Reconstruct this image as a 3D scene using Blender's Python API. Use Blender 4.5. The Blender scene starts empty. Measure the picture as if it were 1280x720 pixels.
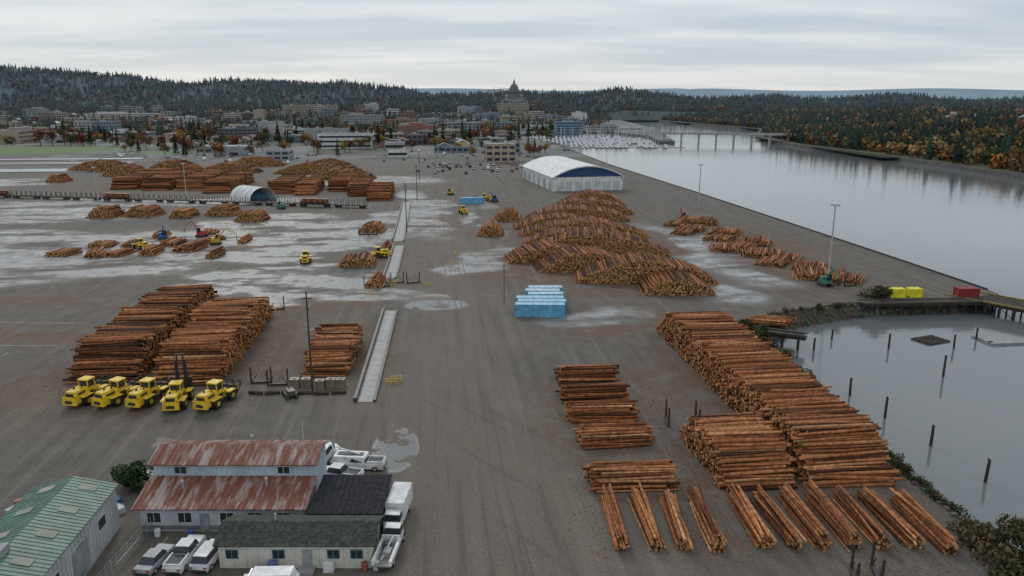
import bpy, math, random
import numpy as np
from mathutils.geometry import delaunay_2d_cdt
from mathutils import Vector
rng=np.random.default_rng(7); random.seed(7)
U=random.uniform
sc=bpy.context.scene
HX,HY=-0.1,0.995            # yard axis (roughly north -> south along the terminal)
HEAD=math.atan2(-HX,HY)     # rotation about z of the yard axis

# ------------------------------------------------------------------ materials
def nt(m): return m.node_tree.nodes,m.node_tree.links
def new_mat(name):
    m=bpy.data.materials.new(name); m.use_nodes=True
    return m
def mixc(N,L,fac,a,b,bt='MIX'):
    n=N.new('ShaderNodeMix'); n.data_type='RGBA'; n.blend_type=bt
    for s,v in ((0,fac),(6,a),(7,b)):
        if isinstance(v,bpy.types.NodeSocket): L.new(v,n.inputs[s])
        elif isinstance(v,(int,float)): n.inputs[s].default_value=v if s==0 else (v,v,v,1)
        else: n.inputs[s].default_value=(*v,1)
    return n.outputs[2]
def noise(N,L,vec,scale,detail=4,rough=.55):
    n=N.new('ShaderNodeTexNoise'); n.inputs['Scale'].default_value=scale
    n.inputs['Detail'].default_value=detail; n.inputs['Roughness'].default_value=rough
    if vec: L.new(vec,n.inputs['Vector'])
    return n.outputs[0]
def ramp(N,L,fac,lo,hi,a=0.,b=1.):
    n=N.new('ShaderNodeMapRange'); n.interpolation_type='SMOOTHSTEP'
    n.inputs['From Min'].default_value=lo; n.inputs['From Max'].default_value=hi
    n.inputs['To Min'].default_value=a; n.inputs['To Max'].default_value=b
    L.new(fac,n.inputs['Value']); return n.outputs[0]
def mth(N,L,op,a,b=None,clamp=False):
    n=N.new('ShaderNodeMath'); n.operation=op; n.use_clamp=clamp
    for i,v in enumerate((a,b)):
        if v is None: continue
        if isinstance(v,(int,float)): n.inputs[i].default_value=v
        else: L.new(v,n.inputs[i])
    return n.outputs[0]
def hazed(N,L,c,dist=6500.,hc=(.34,.38,.42)):
    """air haze painted into the base colour, growing with world-space distance from the yard"""
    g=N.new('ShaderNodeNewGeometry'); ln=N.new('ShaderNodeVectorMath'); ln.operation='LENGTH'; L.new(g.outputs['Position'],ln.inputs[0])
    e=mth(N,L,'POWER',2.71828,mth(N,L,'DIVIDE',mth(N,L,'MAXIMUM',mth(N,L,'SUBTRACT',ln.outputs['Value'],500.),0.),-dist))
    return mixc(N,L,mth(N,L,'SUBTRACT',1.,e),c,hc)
def tint(name,rough=.75,base=(1,1,1),var=.35,scale=1.5,metal=0,bump=0,world=False,useattr=True,spec=.5,far=False,dist=6500.,hc=(.34,.38,.42),det=3):
    m=new_mat(name); N,L=nt(m); b=N['Principled BSDF']
    if world: vec=N.new('ShaderNodeNewGeometry').outputs['Position']
    else: vec=N.new('ShaderNodeTexCoord').outputs['Object']
    n1=noise(N,L,vec,scale,det,.65)
    f=ramp(N,L,n1,.3,.7,1-var,1+var*.4)
    if useattr:
        a=N.new('ShaderNodeAttribute'); a.attribute_name='Col'; c=a.outputs['Color']
    else:
        r=N.new('ShaderNodeRGB'); r.outputs[0].default_value=(*base,1); c=r.outputs[0]
    vm=N.new('ShaderNodeVectorMath'); vm.operation='SCALE'; L.new(c,vm.inputs[0]); L.new(f,vm.inputs['Scale'])
    c=vm.outputs[0]
    if far: c=hazed(N,L,c,dist,hc)
    L.new(c,b.inputs['Base Color'])
    b.inputs['Roughness'].default_value=rough; b.inputs['Metallic'].default_value=metal
    b.inputs['Specular IOR Level'].default_value=spec
    if bump:
        n2=noise(N,L,vec,scale*6,2); bp=N.new('ShaderNodeBump'); bp.inputs['Strength'].default_value=bump
        bp.inputs['Distance'].default_value=.05; L.new(n2,bp.inputs['Height']); L.new(bp.outputs[0],b.inputs['Normal'])
    return m
M_PAINT=tint('weathered_paint',.5,var=.3,scale=.8)
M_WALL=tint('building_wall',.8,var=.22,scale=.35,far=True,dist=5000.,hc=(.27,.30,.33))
M_DARK=tint('dark_rubber_steel',.6,var=.3,scale=3,det=1)
M_CONC=tint('concrete_wet',.45,var=.35,scale=.6,bump=.3)
M_BARK=tint('log_bark',.8,var=.5,scale=1.6,world=True,spec=.2,det=4)
M_END=tint('log_end_grain',.8,var=.3,scale=2.5,world=True,spec=.2,det=2)
M_LEAF=tint('leaves',.7,var=.4,scale=.9,world=True,spec=.1,det=2)
M_WOOD=tint('trunk_wood',.85,base=(.07,.05,.035),var=.4,scale=4,useattr=False,spec=.2,det=1)
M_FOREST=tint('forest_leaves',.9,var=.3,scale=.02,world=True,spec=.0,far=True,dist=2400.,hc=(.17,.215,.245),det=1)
M_TIMBER=tint('weathered_timber',.8,base=(.075,.06,.048),var=.5,scale=1.2,useattr=False,bump=.3,spec=.2)
M_SHING=tint('shingle_roof',.85,var=.55,scale=2.2,spec=.2,det=5)
def glass(name='window_glass',col=(.03,.04,.05)):
    m=new_mat(name); b=m.node_tree.nodes['Principled BSDF']
    b.inputs['Base Color'].default_value=(*col,1); b.inputs['Roughness'].default_value=.12
    return m
M_GLASS=glass()
def rust_mat():
    m=new_mat('rusty_corrugated_roof'); N,L=nt(m); b=N['Principled BSDF']
    v=N.new('ShaderNodeTexCoord').outputs['Object']
    mp=N.new('ShaderNodeMapping'); mp.inputs['Scale'].default_value=(2.2,.4,.4); L.new(v,mp.inputs[0])
    n1=noise(N,L,mp.outputs[0],.55,8,.72); n2=noise(N,L,v,3,4)
    f=ramp(N,L,n1,.46,.62)
    c=mixc(N,L,n2,(.25,.075,.04),(.13,.045,.028))
    c=mixc(N,L,f,c,(.36,.30,.27))
    L.new(c,b.inputs['Base Color']); b.inputs['Roughness'].default_value=.7
    return m
M_RUST=rust_mat()

# ------------------------------------------------------------------ mesh batches
class MB:
    def __init__(s): s.v=[];s.c=[];s.n=0;s.f=[]
    def add(s,v,f,mat=0,col=(1,1,1),smooth=False):
        v=np.asarray(v,float).reshape(-1,3); c=np.asarray(col,float)
        if c.ndim==1: c=np.tile(c,(len(v),1))
        s.v.append(v);s.c.append(c)
        if isinstance(f,np.ndarray): s.f.append((f+s.n,mat,smooth))
        else:
            g={}
            for q in f: g.setdefault(len(q),[]).append(q)
            for q in g.values(): s.f.append((np.array(q)+s.n,mat,smooth))
        s.n+=len(v)
    def mesh(s,name,mats):
        me=bpy.data.meshes.new(name); V=np.concatenate(s.v)
        me.vertices.add(len(V)); me.vertices.foreach_set('co',V.ravel())
        lo=np.concatenate([f.ravel() for f,_,_ in s.f]); tot=np.concatenate([np.full(len(f),f.shape[1]) for f,_,_ in s.f])
        mi=np.concatenate([np.full(len(f),m) for f,m,_ in s.f]); sm=np.concatenate([np.full(len(f),k) for f,_,k in s.f])
        me.loops.add(len(lo)); me.loops.foreach_set('vertex_index',lo.astype(np.int32))
        me.polygons.add(len(tot)); st=np.concatenate([[0],np.cumsum(tot)[:-1]])
        me.polygons.foreach_set('loop_start',st.astype(np.int32))
        for m in mats: me.materials.append(m)
        me.polygons.foreach_set('material_index',mi.astype(np.int32))
        me.polygons.foreach_set('use_smooth',sm.astype(bool))
        me.update(calc_edges=True)
        a=me.attributes.new('Col','FLOAT_COLOR','POINT'); C=np.concatenate(s.c)
        a.data.foreach_set('color',np.hstack([C,np.ones((len(C),1))]).ravel())
        return me
def place(me,name,loc=(0,0,0),rz=0,s=1):
    o=bpy.data.objects.new(name,me); o.location=loc; o.rotation_euler=(0,0,rz)
    o.scale=(s,s,s) if isinstance(s,(int,float)) else s
    sc.collection.objects.link(o); return o
BF=[(0,3,2,1),(4,5,6,7),(0,1,5,4),(1,2,6,5),(2,3,7,6),(3,0,4,7)]
def box(mb,x,y,z,sx,sy,sz,mat=0,col=(1,1,1),rz=0,top=(1,1),toff=(0,0)):
    a=np.array([(-1,-1),(1,-1),(1,1),(-1,1)],float)*.5
    b=a*np.array([sx,sy]); t=a*np.array([sx*top[0],sy*top[1]])+np.array(toff)
    P=np.vstack([np.c_[b,np.zeros(4)],np.c_[t,np.full(4,sz)]])
    c,s=math.cos(rz),math.sin(rz)
    X=P[:,0]*c-P[:,1]*s+x; Y=P[:,0]*s+P[:,1]*c+y
    mb.add(np.c_[X,Y,P[:,2]+z],BF,mat,col)
def cyl(mb,p0,p1,r0,r1=None,n=8,mat=0,col=(1,1,1),smooth=True):
    r1=r0 if r1 is None else r1
    p0=np.array(p0,float);p1=np.array(p1,float); d=p1-p0; d/=np.linalg.norm(d)
    up=np.array([0,0,1.]) if abs(d[2])<.9 else np.array([1.,0,0])
    a=np.cross(d,up);a/=np.linalg.norm(a);b=np.cross(d,a)
    t=np.arange(n)*2*math.pi/n; R=np.outer(np.cos(t),a)+np.outer(np.sin(t),b)
    mb.add(np.vstack([p0+R*r0,p1+R*r1]),[(i,(i+1)%n,n+(i+1)%n,n+i) for i in range(n)],mat,col,smooth)
    mb.add(np.vstack([p0+R*r0,p1+R*r1]),[tuple(range(n))[::-1],tuple(range(n,2*n))],mat,col)
def lathe(mb,pr,n,x=0,y=0,mat=0,col=(1,1,1),smooth=True):
    t=np.arange(n)*2*math.pi/n; V=[]
    for r,z in pr: V+= [(x+r*math.cos(a),y+r*math.sin(a),z) for a in t]
    F=[(k*n+i,k*n+(i+1)%n,(k+1)*n+(i+1)%n,(k+1)*n+i) for k in range(len(pr)-1) for i in range(n)]
    mb.add(V,F,mat,col,smooth)
def slab(mb,q,th,mat=0,col=(1,1,1)):
    q=np.array(q,float); n=np.cross(q[1]-q[0],q[3]-q[0]); n/=np.linalg.norm(n)
    if n[2]<0:n=-n
    mb.add(np.vstack([q-n*th,q]),BF,mat,col)
def roof(mb,a,b,c,d,th=.12,mat=0,col=(1,1,1),ribs=0,rw=.06):
    slab(mb,[a,b,c,d],th,mat,col)
    a,b,c,d=[np.array(p,float) for p in (a,b,c,d)]
    for i in range(ribs):
        t=(i+.5)/ribs; w=rw/np.linalg.norm(b-a)
        q=[a+(b-a)*(t-w),a+(b-a)*(t+w),d+(c-d)*(t+w),d+(c-d)*(t-w)]
        q=[p+np.array([0,0,.05]) for p in q]
        slab(mb,q,.047,mat,col)

# ------------------------------------------------------------------ ground
bank=[((70,20),(78,20)),((56,50),(63,50)),((51,69),(57,70)),((49.5,74),(54.5,76.5)),((48.6,79.6),(53.5,82)),((48.3,86),(53,88)),((47.8,93.6),(52.5,96)),
((47,102),(52,104)),((46,116),(51.5,118)),((45,136),(50.5,136)),((48,148),(53,146)),((60,161),(63,158)),((76,168),(78,165)),((90.9,170.5),(91,168)),((103,171),(103,169))]
dock=[(116.4,176),(116.4,180),(112.4,218),(105.6,276),(92.7,383),(69.5,556),(43.7,845),(5,1040),(60,1150),(140,1180),(178,1000),(165,870),(183,868),(200,1000),(235,1300),(250,1800),(330,1820),
(400,1250),(315,1000),(300,870),(298,800),(314,656),(317,542),(317,466),(320,300),(330,0),(340,-300)]
edge=[(a,b) for a,b in bank]+[(p,p) for p in dock]
edge=[((88,-300),(97,-300))]+edge
outer=[(7000,-300),(9000,12000),(-9000,12000),(-7000,-300)]
poly=[Vector((a[0],a[1])) for a,b in edge]+[Vector(p) for p in outer]
pts=list(poly)
for xs_,ys_ in ((np.arange(-440,112,4.5),np.arange(188,600,5.)),(np.arange(-140,112,2.6),np.arange(50,186,2.6))):
    for x in xs_:
        for y in ys_:
            if y>172 and x>np.interp(y,[180,218,276,383,556,600],[114,110,103,90,67,62]): continue
            if y<=172 and x>43: continue
            pts.append(Vector((x+U(-.4,.4),y+U(-.4,.4))))
res=delaunay_2d_cdt(pts,[],[list(range(len(poly)))],1,1e-4)
GV=np.array([(v.x,v.y,0.) for v in res[0]]); GF=np.array([f for f in res[2] if len(f)==3])
def masks(P):
    wx=P[:,0]+5*np.sin(P[:,1]*.07)+4*np.sin(P[:,0]*.11+P[:,1]*.05)+3*np.sin(P[:,1]*.21+P[:,0]*.13); wy=P[:,1]+5*np.sin(P[:,0]*.08+1)+4*np.sin(P[:,1]*.1-P[:,0]*.06)
    c,s=math.cos(HEAD),math.sin(HEAD)
    def uni(lst):
        r=np.zeros(len(P))
        for e in lst:
            cx,cy,rx,ry=e[:4]; amp=e[4] if len(e)>4 else 1.
            dx=wx-cx;dy=wy-cy; u=(dx*c+dy*s)/rx; v=(-dx*s+dy*c)/ry
            k=np.clip((1.15-np.hypot(u,v))/.7,0,1); r=np.maximum(r,amp*k*k*(3-2*k))
        return r
    mud=uni([(26,154,15,9),(-48,166,13,12,.8),(-105,240,45,24,.5),(-70,140,15,36,.7),(-54,135,14,32,.7),(-32,130,11,16,.6),(38,115,16,46,.6),(14,100,11,26,.4),(30,90,12,16,.5),(22,225,36,60,.9),
        (-95,146,14,8,.8),(75,235,18,58,.9),(-27,285,5,44,.9),(-180,420,60,50,.8),(-110,400,34,50,.8),(-120,160,20,8,.7),(15,74,10,10,.4),(36,74,14,10,.4)])
    wet=uni([(-160,222,105,52),(-75,262,42,55,.95),(-210,300,70,30,.9),(-58,187,30,24),(58,232,13,55,.95),(50,178,15,10,.85),(-8,218,7,28,.8),(-20,166,10,9),(-38,172,20,9,.95),
        (14,163,9,9,.8),(-40,320,17,85,.8),(-240,335,70,25,.8),(-150,345,80,18,.8),(-90,440,60,50,.6),(-330,420,80,40,.8),(-12,300,5,60,.7)])
    road=uni([(-15,170,18,190)])
    return np.c_[mud,wet,road]
GC=masks(GV); GC[np.hypot(GV[:,0],GV[:,1])>900]=0
g=MB(); g.add(GV,GF,0,GC); me=g.mesh('ground',[])
def ground_mat():
    m=new_mat('yard_asphalt_and_mud'); N,L=nt(m); b=N['Principled BSDF']
    pos=N.new('ShaderNodeNewGeometry').outputs['Position']
    at=N.new('ShaderNodeAttribute'); at.attribute_name='Col'; sp=N.new('ShaderNodeSeparateColor'); L.new(at.outputs['Color'],sp.inputs[0])
    mud,wet,road=sp.outputs[0],sp.outputs[1],sp.outputs[2]
    def ell(cx,cy,rx,ry,amp=1.,soft=.45,src=None):
        mp=N.new('ShaderNodeMapping'); mp.vector_type='TEXTURE'
        mp.inputs['Location'].default_value=(cx,cy,0); mp.inputs['Rotation'].default_value=(0,0,HEAD)
        mp.inputs['Scale'].default_value=(rx,ry,1e6); L.new(src or pos,mp.inputs[0])
        ln=N.new('ShaderNodeVectorMath'); ln.operation='LENGTH'; L.new(mp.outputs[0],ln.inputs[0])
        return ramp(N,L,ln.outputs['Value'],1.1,soft,0,amp)
    def mapn(sx,sy,rot): 
        n=N.new('ShaderNodeMapping'); n.inputs['Rotation'].default_value=(0,0,rot); n.inputs['Scale'].default_value=(1,1,1); L.new(pos,n.inputs[0])
        k=N.new('ShaderNodeMapping'); k.inputs['Scale'].default_value=(sx,sy,1); L.new(n.outputs[0],k.inputs[0]); return k.outputs[0]
    n1=noise(N,L,pos,.018,4); n2=noise(N,L,pos,.22,5,.65); n3=noise(N,L,pos,2.5,3,.7)
    ns=noise(N,L,mapn(.6,.022,-HEAD),1,4,.6); nb=noise(N,L,mapn(.030,.085,-HEAD),1,5,.66); nx=noise(N,L,mapn(.4,.016,-HEAD-.55),1,3,.6)
    asph=mixc(N,L,ramp(N,L,n1,.35,.65),(.134,.122,.107),(.150,.124,.096))
    asph=mixc(N,L,ramp(N,L,n2,.3,.72),asph,(.098,.086,.073))
    asph=mixc(N,L,mth(N,L,'MULTIPLY',road,.75),asph,(.158,.131,.104))
    asph=mixc(N,L,ramp(N,L,ns,.52,.66,0,.5),asph,(.19,.165,.137))
    asph=mixc(N,L,ramp(N,L,ns,.46,.34,0,.55),asph,(.080,.070,.060))
    asph=mixc(N,L,mth(N,L,'MULTIPLY',ramp(N,L,nx,.55,.66,0,.4),ramp(N,L,n1,.42,.58)),asph,(.08,.07,.06))
    mudc=mixc(N,L,ramp(N,L,n3,.35,.65),(.095,.055,.036),(.185,.096,.056))
    mf=mth(N,L,'MULTIPLY',mud,ramp(N,L,n2,.34,.56),True)
    c=mixc(N,L,mf,asph,mudc)
    wf=mth(N,L,'MULTIPLY',ramp(N,L,wet,.15,.6),ramp(N,L,nb,.36,.58),True)
    pud=mth(N,L,'MULTIPLY',ell(-15.5,93,3.2,7,1,.8),ramp(N,L,n2,.46,.50),True)
    pud2=mth(N,L,'MULTIPLY',ell(-17,166,8,5,1,.6),ramp(N,L,n2,.42,.46),True)
    sc_=mth(N,L,'MULTIPLY',ramp(N,L,noise(N,L,pos,.09,3),.68,.73),.4)
    wf2=mth(N,L,'MAXIMUM',mth(N,L,'MULTIPLY',wf,ramp(N,L,n2,.35,.6,.35,.95)),mth(N,L,'MAXIMUM',mth(N,L,'MAXIMUM',pud,pud2),sc_))
    c=mixc(N,L,mth(N,L,'MULTIPLY',wf,.85),c,mixc(N,L,ramp(N,L,n2,.4,.65),(.20,.195,.19),(.30,.295,.285)))
    c=mixc(N,L,mth(N,L,'MAXIMUM',pud,pud2),c,(.17,.17,.165))
    sx=N.new('ShaderNodeSeparateXYZ'); L.new(pos,sx.inputs[0])
    far=ramp(N,L,sx.outputs['Y'],520,680)
    tc=mixc(N,L,ramp(N,L,noise(N,L,pos,.008,4),.45,.55),(.13,.13,.125),(.07,.075,.04))
    tc=mixc(N,L,ramp(N,L,n1,.5,.6),tc,(.20,.19,.18))
    c=mixc(N,L,far,c,tc)
    grass=mth(N,L,'MAXIMUM',ell(-470,710,150,85),mth(N,L,'MAXIMUM',ell(-560,640,90,60),ell(-290,690,60,28)))
    c=mixc(N,L,grass,c,(.09,.16,.04))
    rb=ramp(N,L,sx.outputs['X'],280,300); c=mixc(N,L,rb,c,(.075,.07,.035))
    fine=ramp(N,L,n3,.2,.8,.74,1.2)
    vm=N.new('ShaderNodeVectorMath'); vm.operation='SCALE'; L.new(c,vm.inputs[0]); L.new(fine,vm.inputs['Scale'])
    L.new(hazed(N,L,vm.outputs[0],5000.),b.inputs['Base Color'])
    L.new(ramp(N,L,wf2,0,1,.85,.16),b.inputs['Roughness']); b.inputs['Specular IOR Level'].default_value=.42
    return m
me.materials.append(ground_mat()); place(me,'ground')
bk=MB()
for i in range(len(edge)-1):
    (a0,b0),(a1,b1)=edge[i],edge[i+1]
    isb=(b0!=a0) or (b1!=a1)
    bk.add([(a0[0],a0[1],-.002),(a1[0],a1[1],-.002),(b1[0],b1[1],-3.4),(b0[0],b0[1],-3.4)],[(0,1,2,3)],0,(.07,.062,.045) if isb else (.16,.15,.14))
for i in range(900):
    j=random.randrange(1,len(bank)-1); (a0,b0),(a1,b1)=bank[j],bank[j+1]; t=random.random(); k=random.random()
    ax=a0[0]+(a1[0]-a0[0])*t;ay=a0[1]+(a1[1]-a0[1])*t;bx=b0[0]+(b1[0]-b0[0])*t;by=b0[1]+(b1[1]-b0[1])*t
    q=U(.3,1.0); box(bk,ax+(bx-ax)*k,ay+(by-ay)*k,-3.3*k-.2,q,q*U(.6,1),q*.6,0,tuple(c*U(.5,1.6) for c in (.10,.09,.075)),U(0,3),top=(.6,.6))
place(bk.mesh('shore_bank',[tint('bank_rubble',.9,var=.6,scale=.9,world=True)]),'shore_bank')
dk=MB()
for a,b in zip(dock[1:6],dock[2:7]):
    p=np.array(a);q=np.array(b);d=q-p;l=np.linalg.norm(d);m=(p+q)/2
    box(dk,m[0]-.4,m[1],0.0,l,.4,.35,0,(.13,.115,.1),math.atan2(d[1],d[0]))
place(dk.mesh('dock_kerb',[M_TIMBER]),'dock_kerb')
wm=new_mat('water'); N,L=nt(wm); b=N['Principled BSDF']
pos=N.new('ShaderNodeNewGeometry').outputs['Position']
mp=N.new('ShaderNodeMapping'); mp.inputs['Scale'].default_value=(.5,1.,1); L.new(pos,mp.inputs[0])
n=noise(N,L,mp.outputs[0],.55,3,.6); nl=noise(N,L,pos,.006,2)
c=mixc(N,L,ramp(N,L,nl,.35,.65),(.17,.185,.19),(.14,.155,.16)); L.new(c,b.inputs['Base Color'])
b.inputs['Roughness'].default_value=.1
bp=N.new('ShaderNodeBump'); bp.inputs['Distance'].default_value=.09
L.new(ramp(N,L,nl,.35,.65,.2,.6),bp.inputs['Strength']); L.new(n,bp.inputs['Height']); L.new(bp.outputs[0],b.inputs['Normal'])
w=MB(); w.add([(-200,-400,-3),(9000,-400,-3),(9000,12000,-3),(-200,12000,-3)],[(0,1,2,3)])
place(w.mesh('water',[wm]),'water')

# ------------------------------------------------------------------ logs
PAL=np.array([(.060,.028,.016),(.185,.070,.031),(.38,.142,.056),(.52,.225,.092),(.63,.38,.205)])
def add_logs(mb,cen,dv,Ln,r,col,n=8):
    k=len(cen)
    if k==0:return
    up=np.array([0,0,1.]); sd=np.cross(dv,up); sd/=np.linalg.norm(sd,axis=1)[:,None]; u2=np.cross(sd,dv)
    t=np.arange(n)*2*math.pi/n
    flip=rng.choice([-1,1],k); V=np.zeros((k,3,n,3))
    bow=rng.normal(0,.05,(k,3))
    for j,tt in enumerate((-.5,0,.5)):
        rr=r*(1-.22*tt*2*flip*.5)
        c=cen+dv*(tt*Ln)[:,None]+(bow if j==1 else 0)
        V[:,j]=c[:,None,:]+rr[:,None,None]*(np.cos(t)[None,:,None]*sd[:,None,:]+np.sin(t)[None,:,None]*u2[:,None,:])
    base=(np.arange(k)*3*n)[:,None,None]
    q=[]
    for j in (0,1):
        for i in range(n): q.append((j*n+i,j*n+(i+1)%n,(j+1)*n+(i+1)%n,(j+1)*n+i))
    F=(np.array(q)[None]+base).reshape(-1,4)
    C=(col[:,None,None,:]*rng.uniform(.65,1.3,(k,3,1,1))*np.ones((1,1,n,1))).reshape(-1,3)
    mb.add(V,F,0,C,True)
    e=rng.uniform(.6,1.2,(k,1))*np.array([[.66,.36,.16]])
    E=V[:,[0,2]].reshape(k,2*n,3)
    cp=np.array([list(range(n))[::-1],list(range(n,2*n))])
    mb.add(E+0,(cp[None]+(np.arange(k)*2*n)[:,None,None]).reshape(-1,n),1,np.repeat(e,2*n,axis=0))
def pcol(k,tone=0.):
    t=np.clip(rng.beta(1.7,1.8,k)*4+tone,0,3.999); i=t.astype(int); f=(t-i)[:,None]
    return PAL[i]*(1-f)+PAL[i+1]*f
def log_pile(p0,p1,Ll,H,r=.22,prof='trap',slope=1.1,n=8,tone=0.,ang=0.,name='log_pile',jit=1.):
    p0=np.array(p0,float);p1=np.array(p1,float);ax=p1-p0;W=np.linalg.norm(ax);ax/=W
    ca,sa=math.cos(ang),math.sin(ang)
    pd=np.array([-ax[1],ax[0]]); pd=np.array([pd[0]*ca-pd[1]*sa,pd[0]*sa+pd[1]*ca])
    ks=np.linspace(0,W,max(4,int(W/5)+3)); hn=rng.normal(0,.35 if H>3 else .12,len(ks))
    cen=[];dv=[];LL=[];R=[]
    k=0
    while True:
        z=r+k*r*1.74
        if z>H+.8: break
        s=np.arange(r+(k%2)*r,W-r,2.06*r); s=s+rng.normal(0,.18*r,len(s))
        if prof=='trap': h=np.minimum(H,np.minimum(s*slope+r*1.5,(W-s)*slope+r*1.5))
        else: h=H*np.clip(1-np.abs(2*s/W-1)**2.0,0,1)**.9+r
        hh=h+np.interp(s,ks,hn)*(h/H); m=z<=hh
        top=(z+2*r*1.74>hh)[m]; s=s[m]; K=len(s)
        if K:
            off=rng.normal(0,.22*jit,K)+np.where(top,rng.normal(0,.35*jit,K),0)+.3*jit*math.sin(k*1.7)
            c2=p0+np.outer(s,ax)+np.outer(off,pd)
            yaw=rng.normal(0,.006,K)+np.where(top,rng.normal(0,.035*jit,K),0)
            d2=np.c_[pd[0]-yaw*pd[1],pd[1]+yaw*pd[0],rng.normal(0,.004,K)+np.where(top,rng.normal(0,.012,K),0)]
            d2/=np.linalg.norm(d2,axis=1)[:,None]
            cen.append(np.c_[c2,z+rng.normal(0,.12*r,K)]);dv.append(d2)
            LL.append(Ll*rng.uniform(.88,1.03,K));R.append(r*rng.uniform(.62,1.18,K))
        k+=1
    cen=np.vstack(cen);dv=np.vstack(dv);LL=np.concatenate(LL);R=np.concatenate(R)
    mb=MB(); add_logs(mb,cen,dv,LL,R,pcol(len(cen),tone),n)
    return place(mb.mesh(name,[M_BARK,M_END]),name)
A=log_pile
A((41,82.5),(34.6,147),11,5.6,.2,slope=1.0)
A((29.6,81.8),(27.8,98),9.3,4.4,.2,slope=1.0)
A((14.6,81.2),(14.2,86.2),10,2.4,.18,slope=1.6)
A((14.1,93),(13.7,97.3),9.3,2.2,.18,slope=1.6)
A((13.2,101),(12.9,105.4),9.6,2.2,.18,slope=1.6)
A((12.9,109),(12.6,113),10,2.2,.18,slope=1.6,tone=-.6)
A((12.6,117),(12.2,121.2),9.6,2.3,.18,slope=1.6,tone=-.7)
for x,d in ((11.2,-.0),(14.6,.01),(17.9,.02),(21.2,.03)):
    A((x-.95,74.5),(x+.95,74.5+U(-.1,.1)),10.6,1.55,.16,slope=2.4,ang=d,name='log_bundle')
for x,d in ((26.0,0.05),(29.0,.05),(32,.04),(35.1,.06),(38.2,.05),(41.3,.06),(44.6,.05)):
    A((x-1.0,74.8+(0 if x<44 else -.8)),(x+1.0,74.8+(0 if x<44 else -.8)),10.5,1.7,.16,slope=2.4,ang=d+U(-.02,.02),name='log_bundle')
for a,b,L_,h in (((31,180),(48.5,179),10.5,3.7),((16,192),(52,190),10.5,5.6),((6.5,203.5),(33,206),10.5,5.2),((-2,215),(22,218.5),10,4.4),((4.5,230.5),(48,224.5),10,5.6),
    ((2,260),(47,257),10.5,4.8),((.5,274),(38,272.5),10.5,4.4),((5,296),(46,293),12,5),((13,313),(50,311),12,5.4),((20,334),(50,334),12,6),((4,246),(44,242),10.5,4.6)):
    A(a,b,L_,h,.23,'arch',n=7,tone=-.75,ang=.04,jit=.3)
A((-12.2,260),(-2.5,260),11,4.2,.25,n=6,jit=.4); A((-7.4,293),(4,293),11,4,.25,n=6,jit=.4)
A((52,150),(56,154),8,1,.2,ang=.5)
for (x,y,w,h) in ((70,286,14,2),(64,270,9,1.6),(74,262,10,1.6),(69,250,9,1.4),(78,243,10,1.8),(66,232,9,1.5),(75,224,12,1.8),(74,212,8,1.5),(82,205,9,1.8),(79,195,10,1.8),(86,191,8,1.4),(61,280,8,1.2),(72,236,8,1.2),(84,199,8,1.2),(80,218,7,1.3),(60,262,7,1.2)):
    A((x-w*.5,y+1),(x+w*.5,y-w*.35),9,h,.23,n=6,slope=.7,ang=U(-.15,.15),jit=1.6,tone=-.3)
A((-67,117),(-72,167),10.8,5.6,.21,slope=1.0,tone=-.75); A((-52.5,115.5),(-57,158),10.6,5.6,.21,slope=1.0)
A((-31,119.5),(-32.5,140),7.2,4.2,.2,slope=1.3,tone=-.2)
for a,b,L_,h in (((-48.5,209),(-38,210),8,2.6),((-36.5,186),(-31.5,186),8,2.8),((-54,266),(-44.5,266),8,3),((-90,222),(-86,222),9,2.2),((-89,246),(-86,246),9,2.2),((-40.5,224),(-38,224),9,3),((-41,235),(-38,235),9,3),
    ((-167,300),(-155,300),10,4),((-154,304),(-141,304),10,4),((-106,291),(-94,291),10,3.6),((-262,433),(-251,433),10,4.5),((-135,300),(-125,300),9,3),
    ((-128,162),(-122,160),9,1.6),((-210,420),(-200,420),10,4),((-123,306),(-110,306),10,4)):
    A(a,b,L_,h,.25,n=6,jit=.5,tone=-.3)
# sorting-area piles, gathered round the loaders
for (x,y,w) in ((-138,224,7),(-127,222,6),(-120,224,5),(-112,226,6),(-103,232,7),(-134,238,8),(-124,239,5),(-112,241,6),(-102,246,6),(-122,256,5),(-108,262,6)):
    A((x,y),(x+w,y+U(-.6,.6)),U(7,9),U(1.2,2.4),.24,n=6,ang=U(-.35,.35),jit=1.2,tone=-.2)
for a,b,L_,h in (((-201,394),(-208,462),14,5.5),((-183,390),(-190,455),14,5.8),((-165,390),(-172,450),14,5.8),((-147,377),(-153,435),13,5.4),((-115,376),(-121,430),12,5.2),
   ((-101,370),(-106,412),10,5),((-88,385),(-93,430),10,5),((-74,365),(-79,405),10,5),((-61,348),(-66,390),11,5)):
    A(a,b,L_,h,.3,n=6,tone=-.6)
for a,b in (((-290,505),(-245,500)),((-240,510),(-205,505)),((-200,490),(-160,490)),((-150,485),(-100,482)),((-250,470),(-222,470)),((-200,540),(-160,540)),((-145,520),(-105,515)),((-120,450),(-80,450))):
    A(a,b,12,6,.32,'arch',n=6,tone=-.9,jit=.5)

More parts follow.
